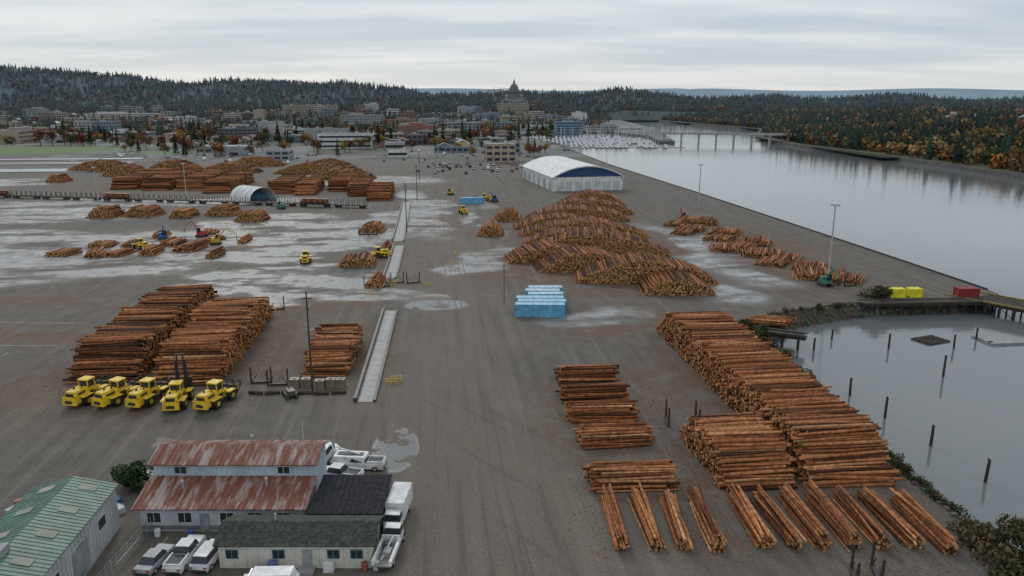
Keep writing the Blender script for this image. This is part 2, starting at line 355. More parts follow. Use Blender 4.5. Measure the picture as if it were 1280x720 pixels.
# ------------------------------------------------------------------ machines
Yl=(.85,.56,.03); BK=(.02,.02,.02)
def tire(mb,x,y,r,w):
    cyl(mb,(x-w/2,y,r),(x+w/2,y,r),r,r,18,1,BK); s=1 if x>0 else -1
    cyl(mb,(x+s*w*.45,y,r),(x+s*w*.54,y,r),r*.5,r*.45,12,0,(.6,.4,.04))
def loader_mesh(tall=False):
    mb=MB()
    for x in (-1.4,1.4):
        for y in (-2.0,1.9): tire(mb,x,y,.9,.65)
        box(mb,x*.98,-2.0,1.72,.9,2.3,.14,0,Yl,top=(.9,.8)); box(mb,x*.98,1.8,1.72,.9,1.8,.14,0,Yl,top=(.9,.8))
    box(mb,0,-2.4,.8,2.0,3.2,1.2,0,Yl); box(mb,0,-2.5,2.0,1.9,3.0,.8,0,Yl,top=(.86,.9))
    box(mb,0,-4.15,.75,2.5,.5,1.25,0,Yl,top=(.92,.8)); box(mb,0,-4.05,2.05,1.3,.1,.5,1,(.03,.03,.03)); box(mb,0,-4.43,1.0,1.2,.04,.5,1,(.04,.04,.04))
    for s in(-1,1): box(mb,s*.9,-4.08,1.95,.25,.1,.2,0,(.5,.03,.02)); box(mb,s*1.01,-2.6,2.1,.03,1.6,.35,1,(.04,.04,.04))
    cyl(mb,(.5,-1.9,2.7),(.5,-1.9,3.6),.09,.09,8,1,BK); cyl(mb,(-.4,-2.5,2.7),(-.4,-2.5,3.1),.16,.16,8,1,BK)
    box(mb,0,1.5,.8,1.3,2.6,.9,0,Yl,top=(.8,.9)); box(mb,0,-.1,.9,1.5,1.5,.9,1,(.04,.04,.04))
    box(mb,0,-.25,1.9,1.7,1.5,.6,0,Yl); box(mb,0,-.2,2.5,1.6,1.5,1.15,2,(1,1,1),top=(.92,.88)); box(mb,0,-.2,3.65,1.8,1.8,.2,0,Yl)
    for x in(-.77,.77):
        for y in (-.92,.52): box(mb,x,y,2.5,.12,.12,1.15,0,Yl)
    for x in (-1.1,1.1): box(mb,x,-.9,1.2,.35,.6,.1,1,BK); cyl(mb,(x*.95,-1.0,2.4),(x*.95,-3.8,3.2),.03,.03,5,0,Yl); cyl(mb,(x*.95,-3.8,2.8),(x*.95,-3.8,3.2),.03,.03,5,0,Yl)
    if not tall:
        for x in(-.6,.6):
            cyl(mb,(x,.9,2.1),(x,3.4,1.0),.2,.17,6,0,Yl,False); cyl(mb,(x*.6,1.2,1.5),(x*.6,3.2,2.0),.1,.1,6,1,BK)
            for k in range(4):
                a0=k*.35;a1=(k+1)*.35
                cyl(mb,(x*1.3,3.6+1.6*math.sin(a0),.2+.12*k*k),(x*1.3,3.6+1.6*math.sin(a1)+.2*k,.2+.12*(k+1)**2),.1,.1,5,1,(.05,.045,.04))
                cyl(mb,(x*1.1,3.5+.55*k,2.1+.3*math.sin(k)),(x*1.1,4.05+.55*k,2.1+.3*math.sin(k+1)-(.7 if k==3 else 0)),.1,.1,5,1,(.05,.045,.04))
        box(mb,0,3.5,.5,2.6,.4,1.5,1,(.06,.05,.04))
    else:
        for x in(-.75,.75):
            box(mb,x,3.1,.6,.28,.4,5.9,1,(.03,.028,.026)); box(mb,x*.62,3.1,.6,.18,.3,6.9,1,(.03,.028,.026))
            cyl(mb,(x,3.3,.6),(x,5.6,.45),.14,.08,6,1,(.05,.045,.04)); cyl(mb,(x,3.3,3.6),(x,5.2,3.0),.14,.08,6,1,(.05,.045,.04))
        for z in (1.2,3.,4.8,6.2,7.2): box(mb,0,3.1,z,1.5,.25,.25,1,(.03,.028,.026))
        box(mb,0,3.4,.8,3.0,.25,2.6,1,(.04,.035,.03))
    return mb.mesh('wheel_loader_mesh',[M_PAINT,M_DARK,M_GLASS])
LM=loader_mesh(); LT=loader_mesh(True)
for x,y,r,t in ((-65.3,110,-.3,0),(-60.3,109.6,-.45,0),(-55.6,109.4,-.3,0),(-50.8,108.2,.05,1),(-45,108.5,-.35,0)):
    place(LT if t else LM,'log_stacker' if t else 'wheel_loader',(x,y,0),HEAD+r,.95)
for x,y,r in ((-59,213,.2),(-39.5,219,2.),(-20,309,.3),(-13,350,1.5),(-116,233,1.)):
    place(LM,'wheel_loader',(x,y,0),r,.85)
def handler(col):
    mb=MB(); 
    for x in(-1.2,1.2): box(mb,x,0,0,.7,4.6,1.0,1,(.04,.04,.04),top=(1,.8))
    box(mb,0,0,1.0,2.6,3.2,1.0,0,col); box(mb,0,-.9,2.0,2.4,1.6,.9,0,col,top=(.9,.8)); box(mb,-.7,.8,2.0,1.1,1.3,2.0,2,(1,1,1),top=(.9,.9)); box(mb,-.7,.8,4.0,1.1,1.3,.1,0,col)
    cyl(mb,(.4,.6,2),(.4,4.2,6.5),.3,.22,6,0,col,False); cyl(mb,(.4,4.2,6.5),(.4,8.2,4.2),.22,.15,6,0,col,False); cyl(mb,(.4,8.2,4.2),(.4,8.2,2.4),.1,.1,6,1,BK)
    for s in(-1,1): cyl(mb,(.4,8.2,2.6),(.4+s*.7,8.2,1.8),.1,.08,5,1,BK); cyl(mb,(.4+s*.7,8.2,1.8),(.4+s*.2,8.2,1.1),.08,.05,5,1,BK)
    return mb.mesh('log_loader_crane',[M_PAINT,M_DARK,M_GLASS])
HS=[handler(c) for c in ((.45,.05,.04),(.05,.12,.4),(.6,.4,.03),(.06,.22,.16))]
for i,(x,y) in enumerate(((-105,254),(-116,249),(-95,240),(78,184),(66,291),(-8,345),(-30,372),(-98,322))):
    place(HS[i%4],'log_loader_crane',(x,y,0),U(0,6.28),.8)
def bunk():
    mb=MB(); box(mb,0,0,0,3.4,.35,.35,0,(.06,.045,.04))
    for s in(-1,1): box(mb,s*1.6,0,.3,.22,.25,2.6,0,(.06,.045,.04)); cyl(mb,(s*1.5,0,.3),(s*.6,0,1.6),.07,.07,5,0,(.06,.045,.04))
    return mb.mesh('log_bunk',[M_DARK])
BM=bunk()
for x,y,r in ((22.3,101.5,1.5),(26.5,101,1.5),(-76,169,.1),(-72,170,.1),(-52,162,.1),(-61,161,.1),(-35,183,.2),(-32,183,.2),(-29,187,.3),(-25,187,.3),(-48,258,0),(-51,258,0),(80,184,.2),(84,183.5,.2),(-38,116,.1),(-41,117,.1),(33,64.5,1.3),(35.4,65,1.4)):
    place(BM,'log_bunk',(x,y,0),r)
def railcar(load):
    mb=MB(); box(mb,0,0,1.0,15,2.6,.35,0,(.035,.03,.03))
    for x in(-5.5,5.5):
        box(mb,x,0,.35,2.4,1.8,.65,0,(.03,.03,.03))
        for dx in(-.8,.8):
            for s in(-.75,.75): cyl(mb,(x+dx,s-.06,.45),(x+dx,s+.06,.45),.45,.45,10,0,(.05,.04,.035))
    for x in np.linspace(-6.5,6.5,6):
        for s in(-1.25,1.25): box(mb,x,s,1.35,.2,.15,2.2,0,(.04,.035,.03))
        box(mb,x,0,1.35,.25,2.6,.25,0,(.05,.04,.035))
    if load:
        for k in range(4):
            for j in range(4): cyl(mb,(-6+U(-.5,.5),-.85+j*.56,1.85+k*.5),(6+U(-.5,.5),-.85+j*.56,1.85+k*.5),.27,.24,7,0,tuple(float(c) for c in pcol(1)[0]))
    return mb.mesh('log_rail_car',[M_DARK])
RC=[railcar(False),railcar(True)]
p=np.array([-252,362.]);q=np.array([-52,322.]);d=q-p;Ld=np.linalg.norm(d);d/=Ld
for i in range(int(Ld/16.2)):
    c=p+d*(8+i*16.2); place(RC[random.random()<.35],'log_rail_car',(c[0],c[1],0),math.atan2(d[1],d[0]))

# ------------------------------------------------------------------ vehicles
def car_mesh(col,kind='sedan'):
    mb=MB(); Lc={'sedan':4.6,'suv':4.7,'pickup':5.7,'van':5.3}[kind]; h={'sedan':.75,'suv':.9,'pickup':.95,'van':1.0}[kind]
    box(mb,0,0,.32,1.82,Lc,h-.35,0,col,top=(1,1)); box(mb,0,0,.32+h-.35,1.82,Lc,.2,0,col,top=(.93,.97))
    zt=h+.17
    if kind=='pickup':
        box(mb,0,.35,zt,1.68,2.1,.62,2,(1,1,1),top=(.84,.72)); box(mb,0,.35,zt+.62,1.4,1.5,.06,0,col)
        box(mb,0,-1.75,zt+.003,1.45,1.9,.02,1,(.04,.04,.04))
        for s in(-.82,.82): box(mb,s,-1.75,zt,.12,2.0,.22,0,col)
        box(mb,0,-2.75,zt,1.7,.1,.22,0,col)
    elif kind=='sedan':
        box(mb,0,-.2,zt,1.6,2.6,.5,2,(1,1,1),top=(.82,.6)); box(mb,0,-.2,zt+.5,1.3,1.5,.05,0,col)
    elif kind=='suv':
        box(mb,0,-.45,zt,1.66,3.4,.58,2,(1,1,1),top=(.84,.8)); box(mb,0,-.45,zt+.58,1.4,2.7,.07,0,col)
    else:
        box(mb,0,-.35,zt,1.75,4.3,.85,0,col,top=(.88,.86)); box(mb,0,1.72,zt+.1,1.5,.3,.6,2,top=(.9,.5)); 
        for s in(-.83,.83): box(mb,s,1.0,zt+.2,.1,.8,.45,2)
    for x in(-.84,.84):
        for y in(-Lc*.31,Lc*.32):
            cyl(mb,(x-.11,y,.34),(x+.11,y,.34),.34,.34,14,1,BK); cyl(mb,(x*1.14,y,.34),(x*1.15,y,.34),.2,.2,10,0,(.5,.5,.5))
        box(mb,x*1.16,.75,h+.15,.18,.12,.14,0,col)
        box(mb,x*.8,Lc/2,.62,.4,.04,.16,0,(.9,.9,.85)); box(mb,x*.85,-Lc/2,.65,.3,.04,.2,0,(.4,.02,.02))
    box(mb,0,Lc/2,.35,1.7,.14,.2,1,(.05,.05,.05)); box(mb,0,-Lc/2,.35,1.7,.14,.2,1,(.05,.05,.05))
    return mb.mesh(kind+'_mesh',[M_PAINT,M_DARK,M_GLASS])
CM={k:car_mesh(*v) for k,v in {'w_sedan':((.75,.75,.75),'sedan'),'s_sedan':((.35,.36,.38),'sedan'),'w_pick':((.78,.78,.78),'pickup'),'w_suv':((.75,.75,.76),'suv'),'w_van':((.78,.78,.78),'van'),
   'k_suv':((.03,.03,.035),'suv'),'r_sedan':((.3,.03,.03),'sedan'),'b_sedan':((.05,.08,.2),'sedan'),'g_suv':((.12,.13,.14),'suv')}.items()}
for k,n_,x,y,r in (('s_sedan','parked_car',-35.6,67,-.12),('w_pick','pickup_truck',-32.9,67.8,-.05),('w_suv','parked_car',-30.4,67.6,-.08),('w_van','parked_van',-22.9,63.0,1.6),('w_van','parked_van',-24.8,90,-1.),
   ('w_pick','pickup_truck',-21,84.6,1.3),('w_suv','parked_car',-44,83.5,1.),('w_pick','pickup_truck',-18.8,87.5,1.5),('k_suv','parked_car',-52,80,.3),('r_sedan','parked_car',-54.5,79,.3),('w_suv','parked_car',-53,76,.4)):
    place(CM[k],n_,(x,y,0),r)
keys=list(CM)
for i in range(190):
    z=random.choice([(-110,20,570,700),(-60,10,480,560),(-330,-150,560,660),(-300,60,700,900)])
    x=U(z[0],z[1]);y=U(z[2],z[3]); x=round(x/3.2)*3.2; y=round(y/16)*16
    place(CM[random.choice(keys)],'parked_car',(x,y,0),HEAD+random.choice([0,0,math.pi]))
def truck(kind):
    mb=MB(); W=(.8,.8,.8)
    box(mb,0,0,.6,1.0,7.6,.3,1,(.05,.05,.05))
    box(mb,0,2.6,.75,2.2,1.6,1.0,0,W); box(mb,0,2.6,1.75,2.1,1.55,.8,2,top=(.92,.8)); box(mb,0,2.55,2.55,1.9,1.25,.08,0,W); box(mb,0,3.75,.7,1.9,.8,.9,0,W,top=(.9,.8))
    box(mb,0,4.2,.5,2.2,.15,.35,1,(.1,.1,.1))
    for y in(3.2,-2.2): 
        for x in(-1,1): cyl(mb,(x-.16,y,.5),(x+.16,y,.5),.5,.5,14,1,BK); cyl(mb,(x*1.17,y,.5),(x*1.18,y,.5),.25,.25,8,0,(.6,.6,.6))
    if kind=='box': box(mb,0,-1.2,.95,2.4,5.6,2.3,0,W); box(mb,0,-4.03,1.05,2.1,.04,2.05,0,(.6,.6,.6)); box(mb,0,-1.2,3.25,2.3,5.5,.05,0,(.72,.73,.74))
    elif kind=='flat':
        box(mb,0,-1.3,.92,2.3,5.2,.12,0,(.25,.24,.23))
        for x in(-1.05,1.05): box(mb,x,-1.3,1.04,.35,5.0,.6,0,W)
        box(mb,0,1.1,1.04,2.3,.12,1.1,0,W); cyl(mb,(-.3,-2.6,1.1),(.4,.8,2.2),.12,.1,6,0,W); box(mb,.2,-1.5,1.05,.9,1.2,.7,0,(.3,.3,.3)); box(mb,-.3,.2,1.05,.8,.8,.6,1,(.1,.1,.1))
    else:
        box(mb,0,-1.3,.92,2.3,5.2,.15,0,(.3,.3,.3)); box(mb,0,-1.5,1.07,2.2,4.6,.9,0,W,top=(.95,.98)); box(mb,0,-1.5,1.97,.9,3.6,.1,1,(.08,.08,.08)); cyl(mb,(0,-2.8,2.0),(0,.6,2.9),.13,.1,6,0,W)
    return mb.mesh(kind+'_truck_mesh',[M_PAINT,M_DARK,M_GLASS])
place(truck('box'),'box_truck',(-12.6,75.3,0),-.06+math.pi,.85); place(truck('flat'),'service_truck',(-12.5,68.6,0),-.08,.82); place(truck('utility'),'service_truck',(-21.6,88.0,0),1.45,.9)
def container(col,Lc=12.2,rc=None):
    mb=MB(); box(mb,0,0,.15,Lc,2.3,2.45,0,col)
    for x in np.arange(-Lc/2+.3,Lc/2-.2,.42):
        for s in(-1,1): box(mb,x,s*1.17,.3,.2,.05,2.15,0,col)
    for x in(-Lc/2,Lc/2):
        for y in(-1.16,1.16): box(mb,x,y,0,.18,.18,2.72,0,tuple(c*.8 for c in col))
    for y in(-1.17,1.17): box(mb,0,y,2.6,Lc,.12,.12,0,col); box(mb,0,y,.0,Lc,.14,.16,0,col)
    box(mb,0,0,2.6,Lc-.2,2.2,.06,0,rc or col)
    for x in np.arange(-Lc/2+.6,Lc/2-.4,1.2): box(mb,x,0,2.66,.5,2.1,.04,0,rc or col)
    for y in(-.6,.6): box(mb,Lc/2+.02,y,.25,.04,1.05,2.25,0,tuple(c*.9 for c in col)); cyl(mb,(Lc/2+.06,y*.5,.3),(Lc/2+.06,y*.5,2.5),.03,.03,5,1,(.3,.3,.3))
    return mb.mesh('container_mesh',[M_PAINT,M_DARK])
cb=(.16,.46,.68)
C1=container(cb,10.6,(.40,.62,.74));C2=container((.24,.52,.70),8,(.50,.68,.76));C3=container((.3,.03,.03),6,None);C4=container((.85,.75,.04),6,None)
for x,y,m in ((6,157.3,C1),(6.5,160.2,C1),(6.2,163.1,C1),(7.6,166.5,C2),(7.0,169.6,C2),(7.8,172.6,C2)): place(m,'shipping_container',(x,y,0),U(-.06,.02))
place(C3,'shipping_container',(107,173.5,0),.05,(.8,.9,.8)); place(C4,'shipping_container',(90.5,173.5,0),.02,(.6,.9,.75)); place(C4,'shipping_container',(94.8,173.7,0),.02,(.5,.9,.75))
for x,y in ((-120,355),(-18,340)): place(random.choice([C1,C3,C2]),'shipping_container',(x,y,0),U(-.3,.3))

# ------------------------------------------------------------------ poles & street furniture
def util_pole(h):
    mb=MB(); cyl(mb,(0,0,0),(0,0,h),.17,.11,8,0); box(mb,0,0,h-1.2,1.6,.12,.14,0)
    for x in(-.7,-.3,.3,.7): cyl(mb,(x,0,h-1.06),(x,0,h-.85),.05,.05,6,1,(.4,.4,.4))
    cyl(mb,(.3,0,h-3.2),(.3,0,h-2.4),.18,.18,8,1,(.3,.3,.3))
    return mb.mesh('utility_pole',[M_TIMBER,M_PAINT])
def lamp(h):
    mb=MB(); G=(.45,.46,.47); box(mb,0,0,0,1.0,1.0,.8,1,(.3,.29,.28)); cyl(mb,(0,0,.8),(0,0,h),.28,.13,10,0,G); cyl(mb,(0,0,h-.3),(0,0,h-.1),.9,.9,10,0,G)
    for a in range(6):
        c,s=math.cos(a*1.047),math.sin(a*1.047); box(mb,c*.9,s*.9,h-.5,.5,.4,.3,0,(.5,.5,.5),rz=a*1.047); 
    return mb.mesh('street_lamp',[M_PAINT,M_CONC])
UP=util_pole(16.5)
place(UP,'utility_pole',(-31.6,113,0),.2)
for x,y,s in ((-37,264,1.05),(-1.8,168,.55),(-44,352,1),(-52,430,1)): place(UP,'utility_pole',(x,y,0),.1,s)
LP=lamp(20.5); LP2=lamp(19)
place(LP,'street_lamp',(78.8,184.5,0)); place(LP2,'street_lamp',(79,321,0)); place(LP2,'street_lamp',(-150,350,0),0,.9)
for x,y in ((58,470),(-105,520),(-230,560),(-180,330),(30,600),(-60,620)): place(LP2,'street_lamp',(x,y,0),0,.9)
def barrier(n=3):
    mb=MB()
    for i in range(n+1): cyl(mb,(i*1.0,0,0),(i*1.0,0,1.1),.1,.1,6,0,(.7,.5,.03))
    for z in(.55,1.05): cyl(mb,(0,0,z),(n*1.0,0,z),.07,.07,6,0,(.7,.5,.03))
    return mb.mesh('yellow_barrier',[M_PAINT])
BR=barrier(2)
for x,y,r in ((-20.6,116.5,.1),(-20,117.6,.2),(-22,184,.1),(-35,176,.2),(-31,185,0),(-17,209,1.5),(-17,222,1.5)): place(BR,'yellow_barrier',(x,y,0),r,.9)
mb=MB()
for i in range(6): cyl(mb,(-41.5+i*2.6,112.2+.25*U(-1,1),.3),(-39.2+i*2.6,112.2+.25*U(-1,1),.3),.28,.26,8,0)
place(mb.mesh('log_barrier',[M_TIMBER]),'log_barrier')
for x,y in ((-35.0,115.2),(-33.2,115.4),(-29.2,115.2),(-27.6,115.2),(-30.8,114.6)):
    mb=MB(); box(mb,0,0,0,1.5,1.3,1.5,0,(.24,.19,.14),top=(.96,.96)); box(mb,0,0,1.5,.5,.5,.12,0,(.2,.17,.14)); place(mb.mesh('concrete_block',[M_CONC]),'concrete_block',(x,y,0),U(-.1,.1))
mb=MB()
for s in(-.7,.7): box(mb,s,0,0,.45,2.6,.8,1,(.03,.03,.03),top=(1,.75))
box(mb,0,0,.5,1.1,1.9,.8,0,(.1,.08,.06)); cyl(mb,(0,.3,1.2),(0,1.8,2.1),.1,.08,6,0,(.1,.08,.06)); place(mb.mesh('tracked_carrier',[M_PAINT,M_DARK]),'tracked_carrier',(-34.5,111,0),.5)
ch=MB()
def channel(pts,w):
    for (a,b) in zip(pts[:-1],pts[1:]):
        p=np.array(a,float);q=np.array(b,float);d=(q-p);l=np.linalg.norm(d);d/=l;nn=np.array([-d[1],d[0]]);m=(p+q)/2;r=math.atan2(d[1],d[0])
        box(ch,m[0],m[1],0.004,l,w,.05,0,(.26,.26,.25),r)
        for s in(-1,1): box(ch,m[0]+nn[0]*s*(w/2+.25),m[1]+nn[1]*s*(w/2+.25),0,l,.48,.75 if s>0 else .35,0,(.075,.065,.052),r)
channel([(-22.6,109),(-24.6,134),(-26.8,161)],2.4); channel([(-31.8,192),(-33.5,212),(-36,238)],2.8); channel([(-37.5,246),(-43,300),(-48,345)],3.2)
place(ch.mesh('drainage_channel',[M_CONC]),'drainage_channel')
rl=MB()
def track(pts):
    for s in(-.72,.72):
        V=[]
        for i,(x,y) in enumerate(pts):
            j=min(i,len(pts)-2); d=np.array(pts[j+1])-np.array(pts[j]); d=d/np.linalg.norm(d); nn=np.array([-d[1],d[0]])
            for w,z in ((-.09,.006),(-.04,.03),(.04,.03),(.09,.006)): V.append((x+nn[0]*(s+w),y+nn[1]*(s+w),z))
        F=[(i*4+k,i*4+k+1,i*4+k+5,i*4+k+4) for i in range(len(pts)-1) for k in range(3)]
        rl.add(V,F,0,(.075,.062,.052))
def smoothline(P,n=60):
    P=np.array(P,float); y=np.linspace(P[0,1],P[-1,1],n); return [(float(a),float(b)) for a,b in zip(np.interp(y,P[:,1],np.convolve(np.pad(P[:,0],1,'edge'),[.15,.7,.15],'valid')),y)]
track(smoothline([(4,45),(1.2,66),(-1.5,84),(-5.2,117),(-6.9,143),(-8.6,167),(-12,195),(-22,280),(-34,400)]))
track(smoothline([(-9.5,150),(-12,167),(-15.8,195),(-26,280),(-38,400)],40))
place(rl.mesh('railway_track',[M_DARK]),'railway_track')
pm=MB()
for y0 in (152,137,122): box(pm,-108+U(-2,2),y0,0.004,42,.18,.004,0,(.42,.41,.38),-.02)
for x in (-92,-100,-112): box(pm,x,128,.004,.15,9,.004,0,(.35,.34,.32),HEAD)
for i in range(4): box(pm,-39.5+i*3.0,69.5,.004,.1,5,.004,0,(.5,.5,.48))
place(pm.mesh('painted_markings',[tint('worn_road_paint',.7,var=.6,scale=1.5,world=True)]),'painted_markings')
mb=MB()
for i in range(1800):
    zone=random.choice([(6,10,68,122),(20,23,70,120),(34,46,62,70),(22,27,80,100),(33.2,35,84,140),(-76,-72,112,160),(-61,-59,115,155),(-46,-43,115,150),(4,60,172,178)])
    x=random.gauss((zone[0]+zone[1])/2,(zone[1]-zone[0])/2.5);y=U(zone[2],zone[3])
    if x>45 and y<172: continue
    k=U(.03,.12); box(mb,x,y,0,k*U(1,5),k,U(.02,.06),0,tuple(c*U(.5,1.1) for c in (.3,.12,.055)),U(0,3.1))
place(mb.mesh('bark_debris',[M_BARK]),'bark_debris')

# ------------------------------------------------------------------ foreground buildings
def window(mb,x,y,z,w,h,nx,ny,mat=2,fr=(.7,.7,.68)):
    if abs(ny)>0:
        box(mb,x,y+ny*.02,z-.08,w+.16,.06,h+.16,0,fr); box(mb,x,y+ny*.05,z,w,.04,h,mat); box(mb,x,y+ny*.07,z,.05,.03,h,0,fr)
    else:
        box(mb,x+nx*.02,y,z-.08,.06,w+.16,h+.16,0,fr); box(mb,x+nx*.05,y,z,.04,w,h,mat)
FM=[M_WALL,M_RUST,M_GLASS,M_DARK,M_PAINT,M_SHING]
mb=MB(); Wt=(.52,.55,.57)
box(mb,-31,75.3,0,17.6,4.5,3.0,0,Wt)
box(mb,-31,80.2,0,17.8,5.4,5.7,0,(.46,.55,.62))
roof(mb,(-40.4,72.4,2.95),(-21.8,72.4,2.95),(-21.8,77.5,4.2),(-40.4,77.5,4.2),.14,1,ribs=32)
roof(mb,(-40.5,77.0,5.75),(-21.6,77.0,5.75),(-21.6,80.2,6.75),(-40.5,80.2,6.75),.14,1,ribs=32)
roof(mb,(-40.5,83.4,5.75),(-21.6,83.4,5.75),(-21.6,80.21,6.75),(-40.5,80.21,6.75),.14,1,ribs=32)
for x in (-39.9,-22.1): mb.add([(x,77.5,5.7),(x,82.9,5.7),(x,80.2,6.6)],[(0,1,2)],0,(.4,.47,.52))
for x in(-37,-25.5): window(mb,x,77.5,4.5,1.3,.8,0,-1)
for x in np.arange(-39.6,-22.2,.6): box(mb,x,77.49,4.2,.05,.03,1.5,0,(.40,.49,.56))
for x in(-38.3,-35,-30.5,-27.5,-24.5): window(mb,x,73.05,1.1,1.4,1.1,0,-1)
box(mb,-32.9,73.0,0,1.0,.1,2.1,4,(.3,.33,.36)); box(mb,-31,73.02,.2,17.5,.04,.5,0,(.2,.2,.2))
for x,y,z in ((-36,75.5,3.7),(-27,76,3.8),(-30,81,6.5)): cyl(mb,(x,y,z),(x,y,z+.9),.14,.14,8,4,(.4,.4,.4)); cyl(mb,(x,y,z+.9),(x,y,z+1.05),.24,.1,8,4,(.4,.4,.4))
cyl(mb,(-23.2,78,6),(-23.2,78,10.5),.05,.04,6,4,(.6,.6,.6)); box(mb,-40.1,77.9,.0,.15,.15,5.6,4,(.55,.55,.55))
place(mb.mesh('rusty_roof_workshop',FM),'rusty_roof_workshop')
mb=MB(); box(mb,-17.6,75.2,0,7.4,6.4,2.9,0,(.17,.17,.17))
roof(mb,(-21.4,71.6,2.9),(-13.6,71.6,2.9),(-13.6,78.7,3.7),(-21.4,78.7,3.7),.15,5,(.035,.036,.04),ribs=12)
box(mb,-17.6,71.98,.1,3.2,.08,2.5,4,(.3,.3,.3)); window(mb,-14.8,72.0,1.2,1,.8,0,-1)
place(mb.mesh('dark_roof_shed',FM),'dark_roof_shed')
mb=MB(); Wc=(.66,.63,.55)
box(mb,-21.4,68.9,0,15.0,5.0,2.7,0,Wc)
rc=(.085,.095,.082)
roof(mb,(-29.3,66.0,2.7),(-13.4,66.0,2.7),(-13.4,68.9,3.75),(-29.3,68.9,3.75),.14,5,rc); roof(mb,(-29.3,71.8,2.7),(-13.4,71.8,2.7),(-13.4,68.91,3.75),(-29.3,68.91,3.75),.14,5,rc)
for k in range(1,12):
    t=k/12; y0=66.0+2.9*t; z0=2.7+1.05*t; slab(mb,[(-29.25,y0-.02,z0+.018),(-13.45,y0-.02,z0+.018),(-13.45,y0+.04,z0+.04),(-29.25,y0+.04,z0+.04)],.012,5,(.06,.066,.06))
for x in(-28.88,-13.92): mb.add([(x,66.4,2.7),(x,71.4,2.7),(x,68.9,3.6)],[(0,1,2)],0,Wc)
for x in(-27.6,-23.0,-17.6,-15.3): window(mb,x,66.4,1.15,1.1,.85,0,-1,fr=(.1,.28,.3))
box(mb,-20.2,66.36,0,.95,.08,2.05,4,(.35,.36,.35)); box(mb,-20.2,65.7,0,1.6,1.2,.3,0,(.3,.3,.3))
for x in np.arange(-28.6,-14.2,1.2): box(mb,x,66.385,.1,.05,.03,2.5,0,(.52,.5,.45))
window(mb,-13.9,69,1.1,1,.8,1,0,fr=(.1,.28,.3)); box(mb,-18,65.9,0,1,.6,.9,4,(.7,.7,.7)); box(mb,-23.5,65.8,0,.8,.8,1.1,4,(.1,.15,.3))
cyl(mb,(-24,69.3,3.5),(-24,69.3,4.3),.1,.1,8,4,(.5,.5,.5))
place(mb.mesh('white_office_building',FM),'white_office_building')
mb=MB(); gr=(.095,.185,.14)
box(mb,0,-13,0,8.2,26,5,0,(.46,.47,.47))
for s in(-1,1): roof(mb,(s*4.4,-26.3,4.95),(s*4.4,.3,4.95),(0.005*s,.3,6.1),(0.005*s,-26.3,6.1),.14,4,gr,ribs=48,rw=.07)
mb.add([(-4.1,0.004,5),(4.1,0.004,5),(0,0.004,6)],[(0,1,2)],0,(.5,.52,.53))
for y in np.arange(-24,-1,4.4):
    for s in(-1,1):
        q=[(s*1.3,y,5.86),(s*1.3,y+1.1,5.86),(s*2.9,y+1.1,5.44),(s*2.9,y,5.44)]; slab(mb,q,.06,0,(.32,.33,.28))
for y in np.arange(-24,-2,5.): window(mb,4.1,y,2.4,1.6,1.1,1,0)
for y in np.arange(-25.8,0,.7): box(mb,4.115,y,.1,.03,.07,4.7,0,(.36,.38,.39))
box(mb,0.02,-14,6.05,.9,1.4,.7,4,(.3,.32,.32)); box(mb,4.15,-9,0,.1,3.2,3.4,4,(.3,.32,.33))
place(mb.mesh('green_roof_warehouse',FM),'green_roof_warehouse',(-46.6,73.5,0),HEAD)
mb=MB()
for i in range(30):
    box(mb,U(-56,-44),U(74.5,84),0,U(.5,1.8),U(.5,1.4),U(.4,1.3),0,random.choice([(.3,.3,.3),(.1,.2,.4),(.5,.5,.5),(.35,.12,.06),(.7,.7,.7),(.15,.12,.1)]),U(0,3))
place(mb.mesh('stored_pallets_and_crates',[M_PAINT]),'stored_pallets_and_crates')
for x,y in ((-14.5,66),(-13.4,66.2),(-24.8,65.2),(-37.6,72),(-34,71.9)):
    mb=MB(); lathe(mb,[(.0,.0),(.3,0),(.32,.3),(.3,.32),(.32,.6),(.3,.9),(.0,.9)],12,col=random.choice([(.05,.1,.4),(.7,.7,.7),(.3,.08,.05)])); place(mb.mesh('steel_drum',[M_PAINT]),'steel_drum',(x,y,0))
mb=MB()
for i in range(17):
    cyl(mb,(-42+.02*i,57+i*1.0,0),(-42+.02*i,57+i*1.0,1.8),.04,.04,5,0,(.4,.4,.4))
for z in (.1,.5,.9,1.3,1.75): cyl(mb,(-42,57,z),(-41.7,73,z),.015,.015,4,0,(.4,.4,.4))
place(mb.mesh('chain_link_fence',[M_PAINT]),'chain_link_fence',(3,0,0))

# ------------------------------------------------------------------ big white terminal warehouse
mb=MB(); Wd,Dp=37,71
n=20; xs=np.linspace(-Wd/2,Wd/2,n+1); zs=7+5.6*(1-(2*xs/Wd)**2)
V=[]
for y in(-1.0,Dp+1.0):
    for x,z in zip(xs*1.03,zs): V.append((x,y,z))
mb.add(V,[(i,i+1,n+2+i,n+1+i) for i in range(n)],0,(.85,.86,.85),True)
for y in np.arange(2,Dp,6.): mb.add([(x,y+dy,z+.06) for dy in(0,.3) for x,z in zip(xs*1.03,zs)],[(i,i+1,n+2+i,n+1+i) for i in range(n)],0,(.6,.6,.6),True)
box(mb,0,Dp/2,0,Wd,Dp,7,0,(.76,.77,.75))
for y,s in((0,-1),(Dp,1)):
    V=[(x,y+s*.02,7.2) for x in xs]+[(x,y+s*.02,max(7.21,z-.05)) for x,z in zip(xs,zs)]
    mb.add(V,[(i,i+1,n+2+i,n+1+i) for i in range(n)],0,(.035,.08,.18))
    V=[(x,y+s*1.02,z-.5) for x,z in zip(xs*1.03,zs)]+[(x,y+s*1.02,z+.1) for x,z in zip(xs*1.03,zs)]
    mb.add(V,[(i,i+1,n+2+i,n+1+i) for i in range(n)],0,(.7,.72,.74))
